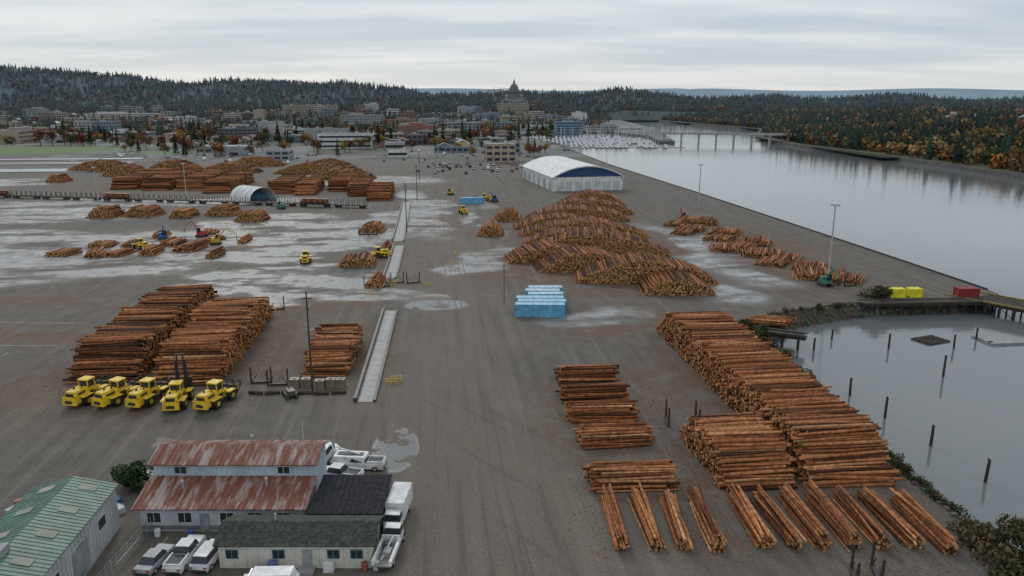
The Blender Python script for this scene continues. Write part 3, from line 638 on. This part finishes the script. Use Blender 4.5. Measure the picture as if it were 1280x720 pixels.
for x in np.arange(-15,16,5.0): box(mb,x,-.06,0,3.4,.1,4.6,0,(.55,.57,.56))
for x in np.arange(-18.5,18.6,1.9): box(mb,x,-.05,0,.2,.14,6.9,0,(.6,.6,.6))
for y in np.arange(2,Dp,3.2): box(mb,-Wd/2-.05,y,0,.14,.22,7,0,(.5,.5,.5))
for y in np.arange(6,Dp,12.0): box(mb,-Wd/2-.06,y,0,.1,4.5,4.8,0,(.4,.42,.42))
place(mb.mesh('arched_roof_warehouse',[M_WALL]),'arched_roof_warehouse',(38.8,389,0),.2)
mb=MB(); t=np.linspace(0,math.pi,15); V=[(7*math.cos(a),y,6.5*math.sin(a)**.9) for y in(0,4,8,12,16) for a in t]
mb.add(V,[(k*15+i,k*15+i+1,(k+1)*15+i+1,(k+1)*15+i) for k in range(4) for i in range(14)],0,(.72,.74,.72),True)
V=[(7*math.cos(a),16,6.5*math.sin(a)**.9) for a in t]; mb.add(V,[tuple(range(15))],0,(.3,.31,.3))
for y in(0,4,8,12,16):
    for a,b in zip(t[:-1],t[1:]): cyl(mb,(7.05*math.cos(a),y,6.55*math.sin(a)**.9),(7.05*math.cos(b),y,6.55*math.sin(b)**.9),.1,.1,5,0,(.5,.5,.5))
place(mb.mesh('fabric_shelter',[M_WALL]),'fabric_shelter',(-113,345,0),.9)

# ------------------------------------------------------------------ bay pilings, pier, raft
for x,y,h in ((75,144,3.0),(88,144,2.8),(77,128,4),(56.5,119,3.1),(58,110,3.4),(59.8,100,3.2),(61.2,89.5,3.2),(59.7,143,2.4),(66,150,2),(96,150,2.4)):
    mb=MB(); cyl(mb,(0,0,-5),(U(-.15,.15),U(-.15,.15),h-3),.22,.19,9,0); cyl(mb,(0,0,h-3.03),(0,0,h-2.9),.16,.1,8,0); place(mb.mesh('timber_piling',[M_TIMBER]),'timber_piling',(x,y,0))
def pier(p,q,w,name,rail=None):
    p=np.array(p,float);q=np.array(q,float);d=q-p;l=np.linalg.norm(d);r=math.atan2(d[1],d[0]); mb=MB()
    for i in range(int(l/.5)): box(mb,.25+i*.5,0,-.35,.46,w,.3,0)
    for y in(-w/2+.4,0,w/2-.4): box(mb,l/2,y,-.85,l,.35,.5,0)
    for i in range(int(l/3.)+1):
        for y in(-w/2+.4,0,w/2-.4): cyl(mb,(i*3.,y,-6),(i*3.,y,-.4),.2,.2,7,0)
        box(mb,i*3.,0,-1.1,.3,w,.35,0)
        if i%2==0 and i*3+3<l: cyl(mb,(i*3.,-w/2+.3,-.8),(i*3.+3,-w/2+.3,-3),.09,.09,5,0)
    box(mb,l/2,-w/2+.15,-.05,l,.3,.3,1,rail or (.1,.09,.08)); box(mb,l/2,w/2-.15,-.05,l,.3,.3,1,rail or (.1,.09,.08))
    return place(mb.mesh(name,[M_TIMBER,M_PAINT]),name,(p[0],p[1],0.02),r)
pier((106.5,178),(150,122),9,'timber_pier',(.30,.24,.05)); pier((80,168.5),(109,170.5),3.4,'timber_wharf')
pier((46,149),(58,143),2.5,'old_timber_ramp')
mb=MB()
for i in range(9): cyl(mb,(-3,-2+i*.5,-2.9),(3,-2+i*.5+U(-.2,.2),-2.9),.24,.22,7,0)
rf=mb.mesh('log_raft',[M_TIMBER]); place(rf,'log_raft',(86,149,0),.4); 
mb=MB(); box(mb,0,0,-3.1,9,1.6,.5,0,(.3,.3,.29)); box(mb,-4,2.5,-3.1,1.2,5,.5,0,(.3,.3,.29)); place(mb.mesh('floating_dock',[M_CONC]),'floating_dock',(101,147,0),.1)

# ------------------------------------------------------------------ vegetation
def quads(P,size,rr=None):
    k=len(P); a=rng.normal(size=(k,3));a/=np.linalg.norm(a,axis=1)[:,None];b=rng.normal(size=(k,3));b=np.cross(a,b);b/=np.linalg.norm(b,axis=1)[:,None]
    s=(size*rng.uniform(.5,1.3,k))[:,None]
    V=np.stack([P-a*s-b*s*.6,P+a*s-b*s*.5,P+a*s*.8+b*s*.7,P-a*s*.7+b*s*.5],1)
    return V.reshape(-1,3),np.arange(4*k).reshape(-1,4)
def crown_pts(n,rad,h0,h1,lob=7):
    P=[]; C=[(rng.normal(0,rad*.42),rng.normal(0,rad*.42),rng.uniform(h0+.2*(h1-h0),h1-.18*(h1-h0)),rad*rng.uniform(.4,.65)) for _ in range(lob)]
    sh=[]
    for i in range(n):
        c=C[i%lob]; v=rng.normal(size=3); v/=np.linalg.norm(v); rr=c[3]*rng.uniform(.55,1.05)
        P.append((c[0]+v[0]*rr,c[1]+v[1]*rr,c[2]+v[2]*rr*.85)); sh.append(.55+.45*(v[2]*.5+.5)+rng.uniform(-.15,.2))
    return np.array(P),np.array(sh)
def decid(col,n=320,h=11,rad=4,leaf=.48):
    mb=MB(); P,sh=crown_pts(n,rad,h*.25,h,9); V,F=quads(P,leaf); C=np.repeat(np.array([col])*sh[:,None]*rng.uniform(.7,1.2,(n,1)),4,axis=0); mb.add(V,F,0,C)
    cyl(mb,(0,0,-.3),(0,0,h*.6),h*.028,h*.012,7,1)
    for i in range(6): a=i*1.05; cyl(mb,(0,0,h*(.25+.04*i)),(math.cos(a)*rad*.6,math.sin(a)*rad*.6,h*(.5+.05*i)),h*.012,h*.004,5,1)
    return mb.mesh('deciduous_tree',[M_LEAF,M_WOOD])
def conif(col,n=320,h=18,rad=3.2,leaf=.56):
    mb=MB(); t=rng.beta(1,1.5,n); z=h*(.1+.9*t); a=rng.uniform(0,6.28,n); tier=.75+.25*np.sin(z*3.2); r=rad*(1-t)*tier*rng.uniform(.5,1.1,n)+.1
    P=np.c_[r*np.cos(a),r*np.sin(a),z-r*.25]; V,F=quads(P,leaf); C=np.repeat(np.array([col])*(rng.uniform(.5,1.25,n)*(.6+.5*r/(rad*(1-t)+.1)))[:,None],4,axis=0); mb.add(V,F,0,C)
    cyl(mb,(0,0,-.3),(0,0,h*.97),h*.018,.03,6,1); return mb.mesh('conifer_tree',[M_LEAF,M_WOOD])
def shrub(col,n=500,r=2.,h=2.2,leaf=.16):
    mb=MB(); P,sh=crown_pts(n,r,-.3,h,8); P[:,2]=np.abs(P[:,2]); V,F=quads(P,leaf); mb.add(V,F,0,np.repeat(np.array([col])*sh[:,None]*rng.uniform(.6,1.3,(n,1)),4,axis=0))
    for i in range(7): a=i*.9; cyl(mb,(0,0,0),(math.cos(a)*r*.6,math.sin(a)*r*.6,h*.75),.05,.02,5,1)
    return mb.mesh('shrub',[M_LEAF,M_WOOD])
OR=(.40,.16,.045);YE=(.42,.28,.07);RD=(.20,.06,.04);GN=(.065,.10,.035);BR_=(.19,.11,.06);DG=(.030,.052,.028)
SH=[shrub((.10,.115,.045)),shrub((.17,.13,.065)),shrub((.085,.09,.04)),shrub((.045,.10,.025),900)]
place(shrub((.05,.095,.03),1800,2.8,4.2,.18),'bush',(-45.6,82.5,0),0,.85)
place(SH[3],'bush',(47.8,117.5,-.6),0,1.25); place(SH[2],'bush',(84.5,171.5,0),0,1.5); place(SH[2],'bush',(87,172,0),1,1.2)
for i in range(110):
    j=random.randrange(1,len(bank)-1); (a0,b0),(a1,b1)=bank[j],bank[j+1]; t=random.random(); k=random.random()**1.3*.8
    ax=a0[0]+(a1[0]-a0[0])*t;ay=a0[1]+(a1[1]-a0[1])*t;bx=b0[0]+(b1[0]-b0[0])*t;by=b0[1]+(b1[1]-b0[1])*t
    if ay>168 : continue
    place(random.choice(SH[:3]),'shrub',(ax+(bx-ax)*k,ay+(by-ay)*k,-3.3*k),U(0,6),U(.25,.7))
for i in range(34): place(random.choice(SH[:3]),'shrub',(U(47,56),U(52,74),-1.2),U(0,6),U(.7,1.6))
for i in range(20): place(random.choice(SH[:3]),'shrub',(U(44.5,50),U(128,150),-.6),U(0,6),U(.6,1.3))
TR={'maple_tree':[decid(OR),decid(YE),decid(RD),decid(BR_),decid(GN)],'conifer_tree':[conif(DG),conif((.035,.055,.027),h=15)]}
def ptree(ax_,Yd,kind,i,s): place(TR[kind][i],kind,(ax_*Yd,Yd,0),U(0,6),s)
for u,Yd,k,i,s in ((235,760,'maple_tree',1,1.7),(262,740,'conifer_tree',0,1.2),(250,745,'conifer_tree',1,1.1),(210,730,'maple_tree',2,1.3),(226,750,'maple_tree',2,1.2),(60,800,'maple_tree',2,1.6),(75,790,'maple_tree',2,1.5),(90,800,'maple_tree',3,1.5),(110,795,'maple_tree',2,1.3),
    (475,760,'conifer_tree',0,1.2),(468,765,'conifer_tree',1,1.2),(482,770,'maple_tree',1,1.2),(660,680,'conifer_tree',0,.9),(668,690,'conifer_tree',1,.8),(575,690,'maple_tree',1,.9),(592,640,'maple_tree',1,.8),(545,780,'conifer_tree',0,1.2),(170,700,'maple_tree',4,1.),(180,690,'conifer_tree',1,.8),(300,720,'maple_tree',2,1.2),(385,800,'maple_tree',0,1.2)):
    ptree((u-640)/950,Yd,k,i,s)
for i in range(420):
    Yd=U(630,1150); u=U(-20,690); 
    if 470<u<600 and Yd<700: continue
    if u<160 and Yd<770: continue
    k='conifer_tree' if random.random()<.28 else 'maple_tree'; ptree((u-640)/950,Yd,k,random.choice([0,1]) if k[0]=='c' else random.choice([0,1,2,3,3,4,4]),U(.6,1.35))
# hills
prof=np.array([(-400,82),(0,86),(60,90),(120,93),(200,97),(280,100),(350,103),(420,106),(500,110),(600,113),(640,115),(700,116),(760,115),(830,117),(900,117),(960,118),(1000,120),(1100,122),(1280,121),(1700,116)],float)
def shoreR(y): return np.interp(y,[-300,300,466,542,656,800,870,1000,1250,1800,1900],[340,320,317,317,314,298,300,315,400,335,-5000])
def height(x,y):
    u=640+950*x/np.maximum(y,1); v=np.interp(u,prof[:,0],prof[:,1])
    top=45+(125-v)*3.16-20
    s=np.clip((y-1850)/1100,0,1); s=s*s*(3-2*s)
    wob=10*np.sin(x*.006+y*.002)+8*np.sin(x*.013-y*.004+1.)+3*np.sin(x*.031+2)
    hb=(top+wob)*s
    r=np.clip((x-shoreR(y)-6)/230,0,1); r=r*r*(3-2*r)
    hr=(19+3*np.sin(y*.012)+3*np.sin(y*.004+x*.006))*r*np.where(y<2000,1,0)*np.where(x>250,1,0)
    cap=34*np.exp(-((x+15)**2/(190**2)+(y-2250)**2/(260**2)))
    mid=16*np.clip((y-1250)/500,0,1)*np.clip((60-x)/200,0,1)*(y<2400)
    return np.maximum(np.maximum(hb,hr),np.maximum(cap,mid))
gx=np.arange(-4200,4200,45.);gy=np.arange(380,3600,35.)
X,Yg=np.meshgrid(gx,gy);Z=height(X,Yg)
idx=np.arange(X.size).reshape(X.shape); q=np.stack([idx[:-1,:-1],idx[:-1,1:],idx[1:,1:],idx[1:,:-1]],-1).reshape(-1,4)
zz=Z.ravel(); keep=(zz[q].max(1)>.6); hb=MB(); hb.add(np.c_[X.ravel(),Yg.ravel(),zz-.5],q[keep],0,(.055,.06,.035),True)
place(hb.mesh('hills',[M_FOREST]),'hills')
fr=MB()
for Yr,vb,amp,seed in ((6500,111,4,1),(9500,106,5,4)):
    us=np.linspace(-300,1600,160); vv=vb+amp*np.sin(us*.011+seed)*.6+amp*.5*np.sin(us*.029+seed*2)+.8*np.sin(us*.11)
    vv=np.where(us>450,np.maximum(vv,112+1.5*np.sin(us*.02)),vv)
    xs=(us-640)/950*Yr; z=45+(125-vv)/950*Yr
    V=[(x,Yr,0) for x in xs]+[(x,Yr+500,k) for x,k in zip(xs,z)]+[(x,Yr+1500,0) for x in xs]
    m=len(us); fr.add(V,[(k*m+i,k*m+i+1,(k+1)*m+i+1,(k+1)*m+i) for k in(0,1) for i in range(m-1)],0,(.28,.36,.42),True)  # pale blue ridge colour has the distance haze painted in
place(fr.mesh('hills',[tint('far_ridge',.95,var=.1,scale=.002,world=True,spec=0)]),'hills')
def template(kind):
    if kind=='c':
        V=[];F=[];n=6
        for k,(r,z0,z1) in enumerate(((.22,.08,.5),(.17,.35,.78),(.10,.6,1.))):
            b=len(V)
            for i in range(n): a=i*math.pi*2/n+k; rr=r*(1 if i%2 else .6); V.append((rr*math.cos(a),rr*math.sin(a),z0))
            V.append((0,0,z1)); F+=[(b+i,b+(i+1)%n,b+n) for i in range(n)]
        return np.array(V),np.array(F)
    P,sh=crown_pts(30,.38,.1,.95,6); V,F=quads(P,.13); return V,F
TC=[template('c')]; TD=[template('d') for _ in range(4)]
def forest(name,pts,conprob,hmin,hmax,cols_d,cols_c):
    mb=MB(); n=len(pts); patch=.5+.5*np.sin(pts[:,0]*.011+pts[:,1]*.017)*np.sin(pts[:,0]*.023-pts[:,1]*.006+1.3); isC=rng.random(n)<conprob*(.35+1.3*patch)
    for T,mask,cols in [(TC[0],isC,cols_c)]+[(TD[j],(~isC)&(np.arange(n)%4==j),cols_d) for j in range(4)]:
        P=pts[mask];k=len(P)
        if k==0: continue
        V,F=T; s=rng.uniform(hmin,hmax,k)*(1.25 if T is TC[0] else .85); a=rng.uniform(0,6.28,k); ca,sa=np.cos(a),np.sin(a)
        W=np.zeros((k,len(V),3)); W[...,0]=V[:,0]*ca[:,None]-V[:,1]*sa[:,None];W[...,1]=V[:,0]*sa[:,None]+V[:,1]*ca[:,None];W[...,2]=V[:,2]
        W=W*s[:,None,None]; W+=P[:,None,:]
        C=np.array(cols)[rng.integers(0,len(cols),k)]*rng.uniform(.6,1.3,(k,1))
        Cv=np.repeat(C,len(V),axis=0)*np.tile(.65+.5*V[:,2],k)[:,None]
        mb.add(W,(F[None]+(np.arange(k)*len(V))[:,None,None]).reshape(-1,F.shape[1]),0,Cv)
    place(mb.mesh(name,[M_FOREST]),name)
CD=[OR,BR_,BR_,YE,(.24,.17,.07),GN,(.30,.17,.06),(.34,.21,.07)];CC=[DG,(.036,.060,.033),(.030,.052,.028)]
y=rng.uniform(430,2000,6400); x=shoreR(y)+8+rng.exponential(170,6400); m=(x<1700)&(x/y<.95); P=np.c_[x,y,height(x,y)-1][m]
forest('right_bank_forest',P,.42,8,17,CD,CC)
y=rng.uniform(1850,3150,13000); x=y*rng.uniform(-.85,.85,13000); P=np.c_[x,y,height(x,y)-1]; P=P[~((abs(P[:,0]+0)<60)&(P[:,1]>2150)&(P[:,1]<2330))]
forest('hill_forest',P,.50,12,24,[BR_,GN,GN,(.26,.15,.07),OR,RD],CC)
y=rng.uniform(900,1950,5600); x=rng.uniform(-1,1,5600)*y*.72; m=(x<np.where(y<1190,-5,np.interp(y,[1190,1800,1801],[120,235,9999])))&~((abs(x)<40)&(y>1900)); P=np.c_[x,y,height(x,y)-.5][m]
forest('town_tree_mass',P,.38,7,16,[OR,BR_,BR_,RD,(.24,.14,.06),GN,GN,YE],CC)

# ------------------------------------------------------------------ town
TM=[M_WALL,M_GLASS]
def bldg(name,x,y,w,d,h,col,rc=(.3,.3,.3),rz=None,gable=False,win=True,z=0):
    mb=MB(); box(mb,0,0,-2,w,d,h+2,0,col)
    if gable:
        r=w*.22
        for s in(-1,1): slab(mb,[(s*w*.53,-d*.53,h-.1),(s*w*.53,d*.53,h-.1),(.01*s,d*.53,h+r),(.01*s,-d*.53,h+r)],.25,0,rc)
        for yy in(-d/2,d/2): mb.add([(-w/2,yy,h),(w/2,yy,h),(0,yy,h+r-.2)],[(0,1,2)],0,col)
    else:
        box(mb,0,0,h,w-.8,d-.8,.12,0,rc)
        for s in(-1,1): box(mb,0,s*(d/2-.2),h,w,.4,.7,0,col); box(mb,s*(w/2-.2),0,h,.4,d-.8,.7,0,col)
        for i in range(int(w*d/250)+1): box(mb,U(-w*.35,w*.35),U(-d*.35,d*.35),h+.12,U(1.5,4),U(1.5,3),U(1,2.2),0,(.45,.45,.45))
        if w>26 and random.random()<.6: box(mb,w*U(-.25,.25),0,h,w*U(.25,.5),d*.6,3.4,0,tuple(c*U(.7,1.1) for c in col)); 
    if win:
        fl=max(1,int(h/3.4)); fh=h/fl
        sty=random.random()
        for k in range(fl):
            if sty<.25: box(mb,0,-d/2-.03,k*fh+fh*.35,w*.94,.06,fh*.4,1)
            elif sty<.45: 
                if k==0: box(mb,w*.1,-d/2-.03,.1,w*.25,.06,fh*.7,1)
            else:
                nw=max(2,int(w/(3.0 if sty<.7 else 4.8)))
                for i in range(nw): box(mb,-w/2+(i+.5)*w/nw,-d/2-.03,k*fh+fh*.3,w/nw*(.5 if sty<.7 else .7),.06,fh*.45,1)
            nd=max(2,int(d/3.6))
            for i in range(nd):
                for s in(-1,1): box(mb,s*(w/2+.03),-d/2+(i+.5)*d/nd,k*fh+fh*.3,.06,d/nd*.6,fh*.45,1)
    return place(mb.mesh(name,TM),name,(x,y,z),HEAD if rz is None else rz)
def bu(u0,u1,Yd,h,d,col,rc=(.3,.3,.3),name='town_building',**k):
    x0=(u0-640)/950*Yd;x1=(u1-640)/950*Yd; return bldg(name,(x0+x1)/2,Yd+d/2,x1-x0,d,h,col,rc,**k)
WH=(.66,.66,.64);TAN=(.42,.34,.25);BRK=(.24,.115,.08);GRY=(.33,.34,.35);DGY=(.12,.12,.13);BLU=(.14,.26,.36)
for a in ((400,466,735,13,30,WH,(.10,.10,.11)),(606,643,570,13,22,TAN,(.4,.4,.4)),(693,727,1010,17,20,BLU,(.3,.3,.3)),(270,311,640,7,25,GRY,(.55,.55,.55)),(335,363,590,7,18,GRY,(.25,.28,.32)),
  (498,548,900,16,30,BRK,(.35,.35,.35)),(545,575,840,13,25,TAN,(.3,.3,.3)),(510,535,800,10,20,DGY,(.3,.3,.3)),(560,600,980,17,25,GRY,(.4,.4,.4)),(120,212,1500,19,40,WH,(.4,.4,.4)),(90,150,1350,14,30,TAN,(.4,.4,.4)),(217,248,1400,15,30,WH,(.5,.5,.5)),
  (360,425,1700,34,30,TAN,(.3,.3,.3)),(300,345,1500,20,30,BRK,(.3,.3,.3)),(430,480,1300,20,30,GRY,(.4,.4,.4)),(0,32,820,13,40,TAN,(.3,.3,.3)),(622,660,1900,36,30,TAN,(.3,.3,.3)),(486,510,620,5,10,WH,WH),(575,588,700,6,12,(.6,.45,.1),(.3,.3,.3)),(650,690,1150,8,20,WH,(.3,.3,.3)),(730,770,1160,7,15,GRY,(.5,.5,.5)),(775,800,1150,6,15,WH,(.2,.2,.2)),
  (150,190,900,8,30,GRY,(.5,.5,.5)),(345,390,950,10,30,WH,(.6,.6,.6)),(270,330,1050,9,30,GRY,(.6,.6,.6)),(30,80,1000,9,40,BRK,(.3,.3,.3)),(600,640,760,8,25,DGY,(.5,.5,.5))):
    bu(*a)
wc=[WH,TAN,BRK,GRY,GRY,DGY,(.45,.42,.38),(.30,.17,.12),(.22,.20,.18),(.35,.30,.22),(.20,.24,.28),(.28,.25,.20)]
rcs=[(.3,.3,.3),(.45,.45,.45),(.62,.62,.62),(.15,.15,.16),(.32,.15,.11),(.2,.22,.25),(.12,.12,.12)]
cnt=0
while cnt<380:
    Yd=650+1150*random.random()**.8; xx=U(-.72,.12)*Yd
    if xx>np.interp(Yd,[650,1040,1190,1800],[20,-20,90,180]): continue
    u=640+950*xx/Yd
    if Yd<830 and (u<200 or 395<u<470): continue
    small=random.random()<.5
    w=U(8,15) if small else U(13,34)*(1.4 if random.random()<.15 else 1); hh=U(3.5,6) if small else (U(4,9) if random.random()<.65 else U(9,20))
    bldg('house' if small else 'town_building',xx,Yd,w,U(9,14) if small else U(12,32),hh,random.choice(wc),random.choice(rcs),gable=small,z=float(height(np.array(xx),np.array(Yd))),rz=HEAD+random.choice([0,0,0,U(-.5,.5)]))
    cnt+=1
for i in range(26):
    Yd=U(520,1300); xx=float(shoreR(Yd))+U(25,260)
    bldg('house',xx,Yd,U(9,15),U(9,12),U(4.5,7),random.choice([WH,TAN,GRY,(.3,.2,.15),(.25,.22,.2)]),random.choice([(.2,.2,.2),(.28,.2,.16),(.3,.3,.3)]),gable=True,rz=U(-.6,.6),z=float(height(np.array(xx),np.array(Yd)))+2)
# Capitol
mb=MB(); S=(.34,.31,.28)
box(mb,0,0,-6,76,40,26,0,S); box(mb,0,0,20,60,30,4,0,S); box(mb,0,-22,0,30,8,16,0,S)
for i in range(8): cyl(mb,(-13+i*3.7,-27.5,0),(-13+i*3.7,-27.5,14),.9,.8,8,0,S)
mb.add([(-15,-28.5,14),(15,-28.5,14),(15,-18,14),(-15,-18,14),(0,-28.5,19),(0,-18,19)],[(0,1,4),(1,2,5,4),(3,0,4,5),(2,3,5)],0,S)
lathe(mb,[(17,24),(17,28),(14.5,28.2),(14.5,42),(16,42.3),(16,44.5),(13.5,45),(13.4,47),(13,51),(11.5,57),(8.5,62.5),(4.5,66),(3,67),(2.6,72),(3,72.3),(1.6,75),(.3,80),(0,81)],28,0,0,0,(.12,.10,.09))
for i in range(20):
    a=i*math.pi/10; cyl(mb,(15.7*math.cos(a),15.7*math.sin(a),28.2),(15.7*math.cos(a),15.7*math.sin(a),42.2),.7,.6,6,0,S)
for sx_ in(-1,1):
    for sy in(-1,1): lathe(mb,[(4,24),(4,31),(4.4,31.2),(3.8,32),(2.8,35),(.2,37)],10,sx_*21,sy*10,0,S)
for k in range(5):
    for i in range(16): box(mb,-34+i*4.5,-20.1,1+k*3.9,1.6,.2,2.3,1)
place(mb.mesh('capitol_dome_building',TM),'capitol_dome_building',(6,2240,24),.05)
mb=MB()
cyl(mb,(0,0,0),(0,0,52),1.1,1.1,4,0,(.3,.25,.15),False); cyl(mb,(-14,0,52),(46,0,56),.8,.5,4,0,(.3,.25,.15),False); cyl(mb,(0,0,60),(40,0,56),.2,.2,4,0,(.3,.3,.3)); cyl(mb,(0,0,52),(0,0,60),.6,.3,4,0,(.3,.25,.15)); box(mb,-12,0,48,5,3,4,0,(.3,.3,.3))
place(mb.mesh('tower_crane',[M_PAINT]),'tower_crane',(-50,2150,20),.4)
def bridge():
    p=np.array([150.,905.]);q=np.array([318.,868.]);d=q-p;l=np.linalg.norm(d); mb=MB(); c=(.42,.41,.39)
    box(mb,l/2,0,6.4,l,11,1.3,0,c)
    for s in(-5.4,5.4): box(mb,l/2,s,7.7,l,.3,1.0,0,c)
    for i in range(9):
        x=8+i*(l-16)/8; box(mb,x,0,-6,2.,8,12.2,0,c); box(mb,x,0,5.2,3,10,1.2,0,c)
    for i in range(12): cyl(mb,(6+i*14,5,7.7),(6+i*14,5,15),.15,.1,5,0,(.3,.3,.3))
    place(mb.mesh('bridge',[M_CONC]),'bridge',(p[0],p[1],0),math.atan2(d[1],d[0]))
bridge()
def boat(sail=True):
    mb=MB(); st=[(-5,1.2,.5),(-3,1.6,0),(0,1.75,-.1),(3,1.2,0),(5,.06,.6)]
    V=[]
    for y,w,k in st: V+=[(-w,y,1.1),(-w*.6,y,k),(w*.6,y,k),(w,y,1.1)]
    mb.add(V,[(i*4+k,i*4+k+1,i*4+k+5,i*4+k+4) for i in range(4) for k in range(3)],0,(.8,.8,.8),True)
    mb.add(V,[(i*4,i*4+4,i*4+7,i*4+3) for i in range(4)],0,(.7,.7,.68)); mb.add(V,[(0,3,2,1)],0,(.75,.75,.75))
    box(mb,0,-.3,1.1,1.9,4,.8,0,(.8,.8,.8),top=(.8,.8)); box(mb,0,-.3,1.35,1.95,2.6,.3,1,top=(.95,.95))
    if sail: cyl(mb,(0,.8,1.1),(0,.8,13.5),.14,.09,5,0,(.75,.75,.75)); cyl(mb,(0,.7,2.6),(0,-3.8,2.6),.18,.18,6,0,(.05,.1,.3))
    else: box(mb,0,-.8,1.9,1.9,2.4,1.4,0,(.8,.8,.8),top=(.85,.8)); box(mb,0,-.8,2.2,1.92,2.0,.6,1)
    return mb.mesh('boat_mesh',TM)
B1=boat();B2=boat(False)
mb=MB()
for i in range(6):
    y=800+i*42; x0=48-(y-845)*.19; box(mb,x0+62,y,-3.05,122,2.2,.5,0,(.4,.39,.37))
place(mb.mesh('marina_dock',[M_CONC]),'marina_dock')
for i in range(6):
    y=800+i*42; x0=50-(y-845)*.19
    for j in range(24):
        for s in(-1,1):
            if random.random()<.8 and x0+4+j*5<158: place(random.choice([B1,B2,B2]),'moored_boat',(x0+4+j*5,y+s*7,-3.1),0 if s<0 else math.pi,U(.9,1.4))
for (x,y,w,d,c) in ((-330,500,110,26,(.32,.34,.35)),(-340,560,120,22,(.10,.12,.12)),(-345,600,110,16,(.35,.36,.36))):
    mb=MB(); box(mb,0,0,0.004,w,d,.25,0,c); 
    for s in(-1,1): box(mb,0,s*(d/2+.4),0,w+1.6,.7,.6,0,(.3,.3,.29)); box(mb,s*(w/2+.4),0,0,.7,d,.6,0,(.3,.3,.29))
    place(mb.mesh('settling_pond',[M_CONC]),'settling_pond',(x,y,0),HEAD)

# ------------------------------------------------------------------ world
W=bpy.data.worlds.new('World'); sc.world=W; W.use_nodes=True; N,L=W.node_tree.nodes,W.node_tree.links
bg=N['Background']; out=N['World Output']
sk=N.new('ShaderNodeTexSky'); sk.sky_type='NISHITA'; sk.sun_disc=False; sk.sun_elevation=math.radians(35); sk.sun_rotation=math.radians(-20)
L.new(sk.outputs[0],bg.inputs[0]); bg.inputs[1].default_value=.08
tc=N.new('ShaderNodeTexCoord'); sp=N.new('ShaderNodeSeparateXYZ'); L.new(tc.outputs['Generated'],sp.inputs[0])
den=mth(N,L,'ADD',mth(N,L,'MAXIMUM',sp.outputs['Z'],0.),.08)
cx=mth(N,L,'DIVIDE',sp.outputs['X'],den); cy=mth(N,L,'DIVIDE',sp.outputs['Y'],den)
cb_=N.new('ShaderNodeCombineXYZ'); L.new(cx,cb_.inputs[0]); L.new(cy,cb_.inputs[1])
mp=N.new('ShaderNodeMapping'); mp.inputs['Scale'].default_value=(.32,.75,1); mp.inputs['Rotation'].default_value=(0,0,.16); L.new(cb_.outputs[0],mp.inputs[0])
n1=noise(N,L,mp.outputs[0],1.0,6,.5)
col=mixc(N,L,ramp(N,L,n1,.36,.66),(.53,.60,.67),(.75,.785,.81))
hz=ramp(N,L,sp.outputs['Z'],0.0,.07,1,0)
col=mixc(N,L,mth(N,L,'MULTIPLY',hz,.5),col,(.80,.80,.77))
bg2=N.new('ShaderNodeBackground'); L.new(col,bg2.inputs[0]); bg2.inputs[1].default_value=1.0
mx=N.new('ShaderNodeMixShader'); mx.inputs[0].default_value=.9; L.new(bg.outputs[0],mx.inputs[1]); L.new(bg2.outputs[0],mx.inputs[2]); L.new(mx.outputs[0],out.inputs[0])
sun=bpy.data.lights.new('sun','SUN'); sun.energy=.8; sun.angle=math.radians(14); sun.color=(1,.96,.9)
so=bpy.data.objects.new('sun',sun); so.rotation_euler=(math.radians(55),0,math.radians(200)); sc.collection.objects.link(so)
# camera
cam=bpy.data.cameras.new('camera'); cam.sensor_width=36; cam.lens=950/1280*36; cam.clip_end=20000; cam.clip_start=.5
co=bpy.data.objects.new('camera',cam); co.location=(0,0,45); co.rotation_euler=(math.radians(90)-math.atan(235/950),0,0); sc.collection.objects.link(co); sc.camera=co
sc.view_settings.view_transform='Standard'; sc.view_settings.look='None'; sc.view_settings.exposure=0
